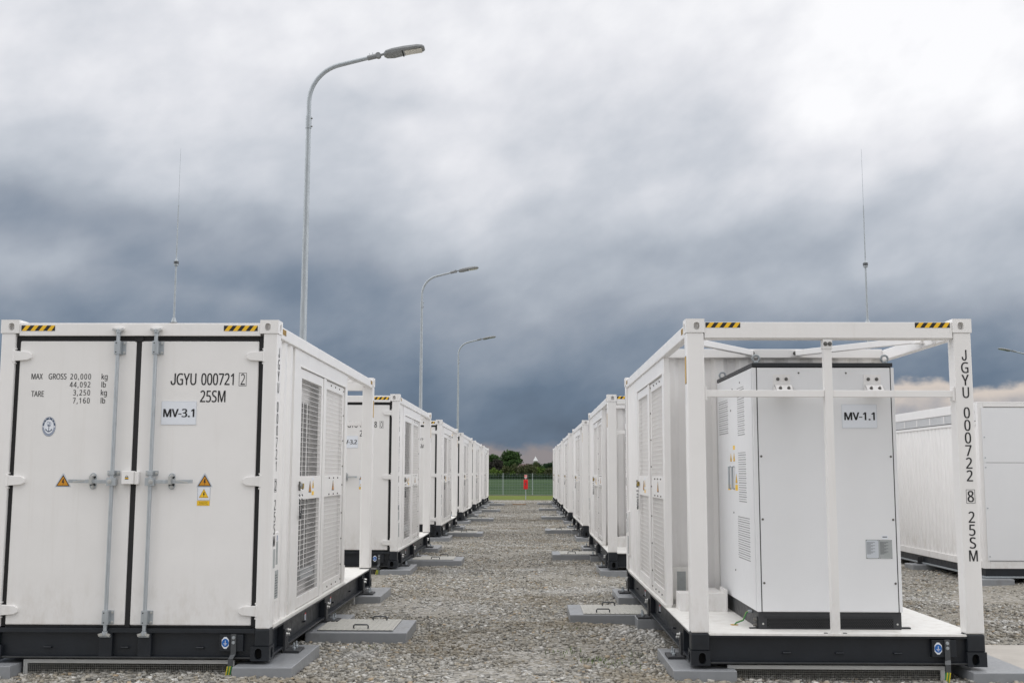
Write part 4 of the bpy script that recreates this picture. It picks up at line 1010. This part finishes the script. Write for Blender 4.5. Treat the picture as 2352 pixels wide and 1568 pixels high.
xs = sorted(set([-1500, -600, -200, -80, -40, -20, -12] + [round(-9+.3*i, 2) for i in range(67)] + [14, 20, 40, 80, 200, 600, 1500]))
ys = sorted(set([-300, -60, -20, 0, 4] + [round(6+.3*i, 2) for i in range(195)] + [66, 68, 82, 120, 300, 700, 2500]))
def gz(x, y):
    for x0, y0, s_ in ((XL-W, YL, SL), (XR, YR, SR)):
        for i in range(6):
            if x0+.42 < x < x0+W-.42 and y0+i*s_+.40 < y < y0+i*s_+L-.4: return GZ-.7       # ground sunk below the skid so the gap reads dark
    return gh(x, y) if (-9 <= x <= 11 and 6 <= y <= 24) else GZ
m = MB(); nx = len(xs)
m.add([(x, y, gz(x, y)) for y in ys for x in xs], [(j*nx+i, j*nx+i+1, (j+1)*nx+i+1, (j+1)*nx+i) for j in range(len(ys)-1) for i in range(nx-1)], 'gravel')
tag(m.build('gravel_ground', None, smooth=True), 'grey and tan gravel ground between the container rows', 'ground', kind='structure')
m = MB(); m.box(4.20, 12.0, 5.0, 11.08, -.30, -.085, 'concrete'); o = m.build('concrete_path', None, bevel=.006); tag(o, 'pale concrete slab at the lower right corner', 'path', kind='structure')

def grass_mat(name, a, b, stripe, c2):
    m = bpy.data.materials.new(name); m.use_nodes = True; N = NT(m.node_tree); p = N.n['Principled BSDF']; p.inputs['Roughness'].default_value = .95; p.inputs['Specular IOR Level'].default_value = .1
    tc = N.new('ShaderNodeTexCoord'); v = tc.outputs['Object']
    n = N.noise(v, 1.8, 6, .7); c = N.ramp(n, [(.3, a), (.7, b)])
    mp = N.new('ShaderNodeMapping'); N.l.new(v, mp.inputs[0]); mp.inputs['Scale'].default_value = (.05, stripe, 1)
    c = N.mix(N.sm(N.noise(mp.outputs[0], 1.0, 4, .6), .45, .65), c, c2)
    N.put(p.inputs['Base Color'], c)
    bn = N.new('ShaderNodeBump'); bn.inputs['Strength'].default_value = .6; bn.inputs['Distance'].default_value = .05; N.put(bn.inputs['Height'], N.noise(v, 14, 4, .7)); N.l.new(bn.outputs[0], p.inputs['Normal'])
    return m
M['verge'] = grass_mat('verge_grass', (.085, .115, .022), (.15, .185, .04), .4, (.12, .13, .045))
M['crop'] = grass_mat('young_crop', (.028, .058, .022), (.045, .078, .030), .06, (.018, .042, .017))
m = MB(); m.add([(-400, 68.3, GZ+.012), (400, 68.3, GZ+.012), (400, 82, GZ+.012), (-400, 82, GZ+.012)], [(0, 1, 2, 3)], 'verge'); tag(m.build('grass_verge'), 'strip of bright grass between gravel and fence', 'grass', kind='structure')
m = MB(); m.add([(-700, 82, GZ+.018), (700, 82, GZ+.018), (700, 1200, GZ+.018), (-700, 1200, GZ+.018)], [(0, 1, 2, 3)], 'crop'); tag(m.build('crop_field'), 'dark green crop field beyond the fence', 'field', kind='structure')

# loose stones lying on the ground (one mass nobody could count)
def stone_mat():
    m = bpy.data.materials.new('stones'); m.use_nodes = True; N = NT(m.node_tree); p = N.n['Principled BSDF']; p.inputs['Roughness'].default_value = .85; p.inputs['Specular IOR Level'].default_value = .3
    g = N.new('ShaderNodeNewGeometry'); tc = N.new('ShaderNodeTexCoord')
    c = N.ramp(g.outputs['Random Per Island'], [(0, (.11, .108, .10)), (.12, (.19, .185, .17)), (.3, (.33, .32, .295)), (.5, (.385, .365, .32)), (.66, (.37, .335, .27)), (.695, (.42, .32, .21)), (.725, (.32, .31, .28)), (.88, (.48, .47, .44)), (1, (.64, .63, .60))])
    n = N.noise(tc.outputs['Object'], 45, 4, .6); c = N.mix(N.sm(n, .4, .75, 0, .35), c, (.29, .25, .19))
    # damp, earthier patches of the bed and drifts of clean pale stone
    pt = N.noise(tc.outputs['Object'], .62, 5, .62); c = N.mix(N.sm(pt, .50, .64, 0, .58), c, (.215, .180, .125))
    pl = N.noise(tc.outputs['Object'], .48, 4, .55); c = N.mix(N.sm(pl, .54, .66, 0, .55), c, (.60, .595, .58))
    dk = N.noise(tc.outputs['Object'], .35, 4, .6); c = N.mix(N.sm(dk, .55, .70, 0, .40), c, (.17, .165, .15))
    N.put(p.inputs['Base Color'], c); return m
M['stones'] = stone_mat()
ICO_V = []; ph_ = (1+5**.5)/2
for a, b in ((1, ph_), (-1, ph_), (1, -ph_), (-1, -ph_)): ICO_V += [(0, a, b), (a, b, 0), (b, 0, a)]
ICO_V = np.array(ICO_V)/math.sqrt(1+ph_*ph_)
def hull_faces(V):
    F = []; n = len(V)
    for i in range(n):
        for j in range(i+1, n):
            for k in range(j+1, n):
                nn = np.cross(V[j]-V[i], V[k]-V[i]); l_ = np.linalg.norm(nn)
                if l_ < 1e-6: continue
                dd = (V-V[i])@nn
                if np.all(dd < 1e-6): F.append((i, j, k))
                elif np.all(dd > -1e-6): F.append((i, k, j))
    return np.array(F)
ICO_F = hull_faces(ICO_V)
BOX_V = np.array([(x, y, z) for x in (-1, 1) for y in (-1, 1) for z in (-1, 1)], float)*.72
BOX_F = np.array([(0, 1, 3), (0, 3, 2), (4, 6, 7), (4, 7, 5), (0, 4, 5), (0, 5, 1), (2, 3, 7), (2, 7, 6), (0, 2, 6), (0, 6, 4), (1, 5, 7), (1, 7, 3)])
OCT_V = np.array([(1, 0, 0), (-1, 0, 0), (0, 1, 0), (0, -1, 0), (0, 0, 1), (0, 0, -1)], float); OCT_F = hull_faces(OCT_V)
def sine_field(x, y):
    return (np.sin(1.3*x+.5*y+.4)+np.sin(.9*y-1.7*x+2)+.8*np.sin(2.7*y+1.1*x)+.6*np.sin(4.1*x-2.2*y+1)+.5*np.sin(5.3*y+3.9*x+.3))/3.9
def stones(name, regions, smin, smax, shape, label, sink=.25):
    V0, F0 = shape; allv = []; allf = []; base = 0
    for (x0, x1, y0, y1, dens, thin) in regions:
        n = int((x1-x0)*(y1-y0)*dens); x = rng.uniform(x0, x1, n); y = rng.uniform(y0, y1, n)
        keep = rng.random(n) < np.clip(.58+1.0*sine_field(x, y)*thin, .06, 1.0); x, y = x[keep], y[keep]
        for bx0, bx1, by0, by1 in EXCL:
            k = ~((x > bx0) & (x < bx1) & (y > by0) & (y < by1)); x, y = x[k], y[k]
        n = len(x); s = smin+(smax-smin)*rng.random(n)**2.6
        z = GZ+.010*np.sin(1.9*x+.7*y)+.008*np.sin(1.1*y-2.3*x+1)+.006*np.sin(3.7*y+.9*x)
        z = np.where((x > -9) & (x < 11) & (y < 24), z, GZ)
        P = V0[None]+rng.uniform(-.42, .42, (n, len(V0), 3))
        P = P*np.stack([rng.uniform(.75, 1.35, n), rng.uniform(.6, 1.0, n), rng.uniform(.32, .72, n)], 1)[:, None]
        t1 = rng.uniform(0, 2*np.pi, n); t2 = rng.uniform(-.5, .5, n)
        c, q = np.cos(t2)[:, None], np.sin(t2)[:, None]; px, py, pz = P[..., 0], P[..., 1], P[..., 2]
        py, pz = c*py-q*pz, q*py+c*pz
        c, q = np.cos(t1)[:, None], np.sin(t1)[:, None]; px, py = c*px-q*py, q*px+c*py
        P = np.stack([px, py, pz], -1)*s[:, None, None]/2; P[..., 0] += x[:, None]; P[..., 1] += y[:, None]; P[..., 2] += (z+s*(.5-sink)*.55)[:, None]
        allv.append(P.reshape(-1, 3)); allf.append((F0[None]+(base+np.arange(n)*len(V0))[:, None, None]).reshape(-1, 3)); base += n*len(V0)
    v = np.concatenate(allv); f = np.concatenate(allf)
    me = bpy.data.meshes.new(name); me.vertices.add(len(v)); me.vertices.foreach_set('co', v.astype(np.float32).ravel()); me.loops.add(len(f)*3); me.loops.foreach_set('vertex_index', f.astype(np.int32).ravel())
    me.polygons.add(len(f)); me.polygons.foreach_set('loop_start', np.arange(0, len(f)*3, 3, dtype=np.int32)); me.materials.append(M['stones']); me.update(calc_edges=True)
    o = bpy.data.objects.new(name, me); col.objects.link(o); tag(o, label, 'gravel', kind='stuff'); return o
EXCL = [(4.18, 12, 5, 11.1)]
for i in range(6):
    y = YL+i*SL; EXCL += [(XL-.275, XL+.225, y-.14, y+1.09), (XL-.08, XL+.955, y+1.86, y+2.86), (XL-.275, XL+.26, y+5.09, y+6.24)]
    y = YR+i*SR; EXCL += [(XR-.16, XR+.37, y-.07, y+1.09), (XR-.878, XR+.16, y+3.44, y+4.44), (XR-.18, XR+.37, y+5.19, y+6.31)]
stones('gravel_stones', [(-4.8, 4.3, 8.7, 9.6, 2100, .8), (-2.3, 1.4, 9.6, 14, 2100, 1.2), (-2.3, 1.5, 14, 24, 1200, 1.1), (3.8, 8.2, 11.1, 18, 900, 1.0)], .011, .050, (BOX_V, BOX_F), 'loose angular grey and tan stones covering the near aisle')
stones('gravel_stones', [(-2.4, 1.5, 24, 45, 420, .8), (-2.4, 1.5, 45, 68.3, 200, .6), (5, 9.5, 18, 26, 250, .7)], .025, .065, (OCT_V, OCT_F), 'loose pale stones covering the far part of the aisle')
stones('gravel_stones', [(-4.7, 4.0, 8.75, 9.35, 260, .5), (-2.0, -1.2, 10.4, 11.3, 160, .4), (.3, 1.35, 10.2, 13.2, 150, .6), (3.8, 8, 11.1, 12.5, 60, .5)], .034, .068, (BOX_V, BOX_F), 'larger broken stones heaped beside the piers', sink=.15)
stones('gravel_stones', [(-2.2, 1.2, 9.0, 11.2, 420, 1.4), (-1.4, .6, 13, 17, 150, 1.4), (3.8, 8.2, 11.1, 14, 160, 1.2)], .026, .062, (BOX_V, BOX_F), 'flat flaky stones strewn over the finer gravel')
# weeds
m = MB()
for cx, cy, n, s_ in ((.62, 10.15, 60, .05), (.78, 9.95, 40, .05), (.35, 10.6, 40, .05), (-1.55, 10.95, 30, .04), (.95, 10.4, 30, .045), (.45, 12.2, 20, .04)):
    for k in range(n):
        x = cx+random.gauss(0, .10); y = cy+random.gauss(0, .10); a = random.uniform(0, 6.28); h_ = s_*random.uniform(.5, 1.2); z = gh(x, y)
        dx, dy = math.cos(a), math.sin(a); m.add([(x-dy*.004, y+dx*.004, z), (x+dy*.004, y-dx*.004, z), (x+dx*h_*.7, y+dy*h_*.7, z+h_)], [(0, 1, 2)], 'leaf_light')
tag(m.build('ground_weeds'), 'sparse green weeds sprouting in the gravel', 'weeds', kind='stuff')
m = MB(); m.cyl((0, 0, 0), (0, 0, .055), .36, 'wood', 24); m.cyl((0, 0, .055), (0, 0, .065), .33, 'concrete', 24); o = m.build('manhole_cover', None, bevel=.004); o.location = (-.49, 58.6, GZ); tag(o, 'round manhole cover on the gravel near the aisle end', 'manhole cover')

# ------------------------------------------------------------------ fence, hose box, and the land beyond
fy = 81.0; t = empty('wire_fence', (0, fy, GZ)); tag(t, 'low wire fence on galvanised posts before the crop field', 'fence')
for k in range(-9, 10):
    m = MB(); m.cyl((0, 0, 0), (0, 0, 1.64), .024, 'zincdull', 8); p = m.build('post', t, smooth=True); p.location = (-1.87+2.17*k, 0, 0)
m = MB(); m.box(-22, 20, -.04, .04, -.05, .06, 'plinthcon'); m.build('concrete_plinth', t)
m = MB()
for k in range(9):
    z = .10+.188*k; m.box(-22, 20, -.004, .004, z, z+.007, 'zincdull')
for k in range(210): x = -22+k*.2; m.box(x, x+.004, -.002, .002, .10, 1.60, 'zincdull')
m.build('wire_mesh', t)
t = empty('fire_hose_box', (-.17, 69.4, GZ)); tag(t, 'red fire hose box on a grey post with a small sign above it', 'hose box')
m = MB(); m.cyl((0, 0, 0), (0, 0, 1.5), .028, 'zincdull', 8); m.build('post', t, smooth=True)
m = MB(); m.box(-.135, .135, -.22, -.03, .66, 1.26, 'redbox'); b = m.build('box', t, bevel=.025)
m = MB(); m.box(-.035, .025, -.226, -.22, .90, 1.06, 'iron'); m.build('latch', b)
m = MB(); m.box(-.085, .085, -.045, -.03, 1.36, 1.56, 'whitesign'); s_ = m.build('sign', t); m = MB(); fo = (0, -.045, 0)
m.poly(fo, (1, 0, 0), (0, 0, 1), [(-.07, 1.41), (.07, 1.41), (.07, 1.55), (-.07, 1.55)], .002, 'redbox'); m.poly(fo, (1, 0, 0), (0, 0, 1), [(-.012, 1.43), (.012, 1.43), (.012, 1.53), (-.012, 1.53)], .004, 'whitesign'); m.disc(fo, (1, 0, 0), (0, 0, 1), .03, 1.49, .022, .022, .004, 'whitesign', 12); m.build('pictogram', s_)

def crown_mesh(lumps, leaf, n, mt):
    """leaf-sized faces spread through a cloud of lumps (x, y, z, rx, ry, rz)"""
    m = MB(); i = m.mi(mt); tot = sum(l[3]*l[5] for l in lumps)
    for l in lumps:
        for _ in range(int(n*l[3]*l[5]/tot)):
            d = Vector((random.gauss(0, 1), random.gauss(0, 1), random.gauss(0, 1))).normalized(); r_ = random.random()**.28*random.uniform(.82, 1.08)
            c = Vector((l[0]+d.x*l[3]*r_, l[1]+d.y*l[4]*r_, max(.05, l[2]+d.z*l[5]*r_)))
            a = Vector((random.gauss(0, 1), random.gauss(0, 1), random.gauss(0, .7))).normalized(); b = a.orthogonal().normalized(); b = (Matrix.Rotation(random.uniform(0, 6.28), 3, a) @ b); e = a.cross(b)
            s_ = leaf*random.uniform(.6, 1.4); k = len(m.v); m.v += [tuple(c-b*s_), tuple(c+e*s_*.6), tuple(c+b*s_), tuple(c-e*s_*.6)]; m.f.append((k, k+1, k+2, k+3)); m.fm.append(i)
    return m
def tree(x, y, h, w, mt, label, n=2600, leaf=.26, trunk=True, name='broadleaf_tree', flat=1.0):
    t = empty(name, (x, y, GZ)); lumps = []
    th = h*.22
    for k in range(11):
        a = random.uniform(0, 6.28); rr = random.uniform(.15, .62)*w/2; zz = th+(h-th)*random.uniform(.22, .80); s_ = random.uniform(.20, .34)
        lumps.append((rr*math.cos(a), rr*math.sin(a), zz, w*s_, w*s_, (h-th)*s_*.75*flat))
    lumps.append((0, 0, h-(h-th)*.25, w*.25, w*.25, (h-th)*.24))
    m = MB(); m.tube([(0, 0, 0), (.1, 0, th*.7), (0, .1, th*1.5), (0, 0, h*.7)], [h*.028, h*.022, h*.016, h*.006], 'bark', 8)
    for k in range(5):
        l = lumps[k]; m.tube([(0, 0, th*(.8+.15*k)), (l[0]*.5, l[1]*.5, (th+l[2])*.5+.2), (l[0], l[1], l[2])], [h*.012, h*.008, h*.003], 'bark', 6)
    m.build('trunk', t, smooth=True); crown_mesh(lumps, leaf, n, mt).build('crown', t); return tag(t, label, 'tree', 'trees beyond the field')
def bush(x, y, h, w, mt, label, n=900, leaf=.20):
    t = empty('bush', (x, y, GZ)); lumps = [(random.uniform(-.3, .3)*w, random.uniform(-.3, .3)*w, h*random.uniform(.3, .62), w*random.uniform(.2, .33), w*.3, h*random.uniform(.25, .38)) for _ in range(7)]
    m = MB(); m.tube([(0, 0, 0), (.05, 0, h*.3), (0, 0, h*.7)], [.06, .05, .02], 'bark', 6); m.build('stem', t)
    crown_mesh(lumps, leaf, n, mt).build('crown', t); return tag(t, label, 'bush', 'bushes along the field edge')
def pxx(u, y): return ((u-1280)/2730-.0153)*y
tree(pxx(1272, 318), 318, 8.1, 8.8, 'leaf_mid', 'large dark green round-crowned tree beyond the field, tallest in the gap', 6500, .28)
tree(pxx(1233, 312), 312, 7.0, 6.4, 'leaf_mid', 'green tree at left of the gap, beside the tallest tree', 3000, .25)
tree(pxx(1246, 296), 296, 5.2, 4.6, 'leaf_brown', 'purple brown tree standing in front of the tallest tree', 2600, .22)
tree(pxx(1230, 290), 290, 4.6, 3.4, 'leaf_brown', 'small purple brown tree at the left edge of the gap', 1600, .22)
tree(pxx(1339.5, 380), 380, 5.4, 4.0, 'leaf_dark', 'small dome-shaped dark tree below the white roof tip', 2400, .20, flat=1.3)
tree(pxx(1376, 390), 390, 5.2, 4.6, 'leaf_dark', 'bluish dark tree at right of the gap', 2200, .22)
tree(pxx(1364, 392), 392, 5.0, 3.6, 'leaf_dark', 'small dark tree left of the bluish one', 1600, .22)
tree(pxx(1200, 320), 320, 6.2, 6.5, 'leaf_dark', 'dark tree half hidden behind the farthest left container', 1800, .3)
tree(pxx(1398, 330), 330, 5.4, 6.0, 'leaf_dark', 'dark tree half hidden behind the farthest right container', 1800, .3)
bd = [(1214, 3.0, 'leaf_light'), (1228, 2.7, 'leaf_light'), (1243, 2.4, 'leaf_light'), (1257, 2.9, 'leaf_light'), (1268, 3.4, 'leaf_olive'), (1279, 3.0, 'leaf_light'), (1290, 3.7, 'leaf_olive'), (1303, 3.6, 'leaf_olive'), (1316, 3.4, 'leaf_olive'), (1328, 3.7, 'leaf_olive'), (1339, 4.0, 'leaf_olive'), (1352, 2.8, 'leaf_light'), (1362, 3.4, 'leaf_mid'), (1375, 2.9, 'leaf_olive'), (1388, 3.0, 'leaf_olive'), (1402, 2.9, 'leaf_mid')]
nm = {'leaf_light': 'fresh green', 'leaf_olive': 'dull olive', 'leaf_mid': 'mid green'}
for k, (u, h_, mt) in enumerate(bd):
    y = 282+random.uniform(-5, 5); bush(pxx(u, y), y, h_*1.18, 3.1, mt, f'{nm[mt]} bush, number {k+1} from the left along the field edge' if False else f'{nm[mt]} bush at the field edge, {["leftmost", "second", "third", "fourth", "fifth", "sixth", "seventh", "eighth", "ninth", "tenth", "eleventh", "twelfth", "thirteenth", "fourteenth", "fifteenth", "rightmost"][k]} from the left')
t = empty('hedge', (-4, 270, GZ)); tag(t, 'low dark hedge at the far end of the crop field', 'hedge')
crown_mesh([(x*1.1-22, 0, .62, 1.0, .6, .72) for x in range(40)], .16, 5200, 'leaf_dark').build('foliage', t)
m = MB(); m.box(-22.5, 22.5, -.25, .25, 0, .9, 'leaf_dark'); m.build('stems', t)
def roof_house(x, y, w, eave, ridge, label, d=8):
    t = empty('house', (x, y, GZ)); m = MB(); m.box(-w/2, w/2, 0, d, 0, eave, 'wallplaster'); m.build('wall', t)
    m = MB(); a = w/2+.3; m.add([(-a, -.3, eave), (a, -.3, eave), (a, d+.3, eave), (-a, d+.3, eave), (-a+1.2, d/2, ridge), (a-1.6, d/2, ridge)], [(0, 1, 5, 4), (1, 2, 5), (2, 3, 4, 5), (3, 0, 4), (3, 2, 1, 0)], 'rooftile'); m.build('roof', t); return tag(t, label, 'house', 'houses behind the bushes')
roof_house(pxx(1308, 350), 350, 7.6, 3.0, 4.4, 'house with long red brown roof behind the bushes')
roof_house(pxx(1390, 345), 345, 7.0, 2.0, 2.9, 'house with low reddish roof at right behind the bushes')
t = empty('tower', (pxx(1339.5, 420), 425, GZ)); tag(t, 'building with pointed white roof tip above the dome-shaped tree', 'tower')
m = MB(); m.box(-.75, .75, -.75, .75, 0, 6.1, 'wallplaster'); m.build('wall', t); m = MB(); m.add([(-1.0, -1.0, 6.1), (1.0, -1.0, 6.1), (1.0, 1.0, 6.1), (-1.0, 1.0, 6.1), (0, 0, 7.9)], [(0, 1, 4), (1, 2, 4), (2, 3, 4), (3, 0, 4), (3, 2, 1, 0)], 'silver'); m.cyl((0, 0, 7.8), (0, 0, 8.5), .03, 'zincdull', 6); m.build('roof', t)
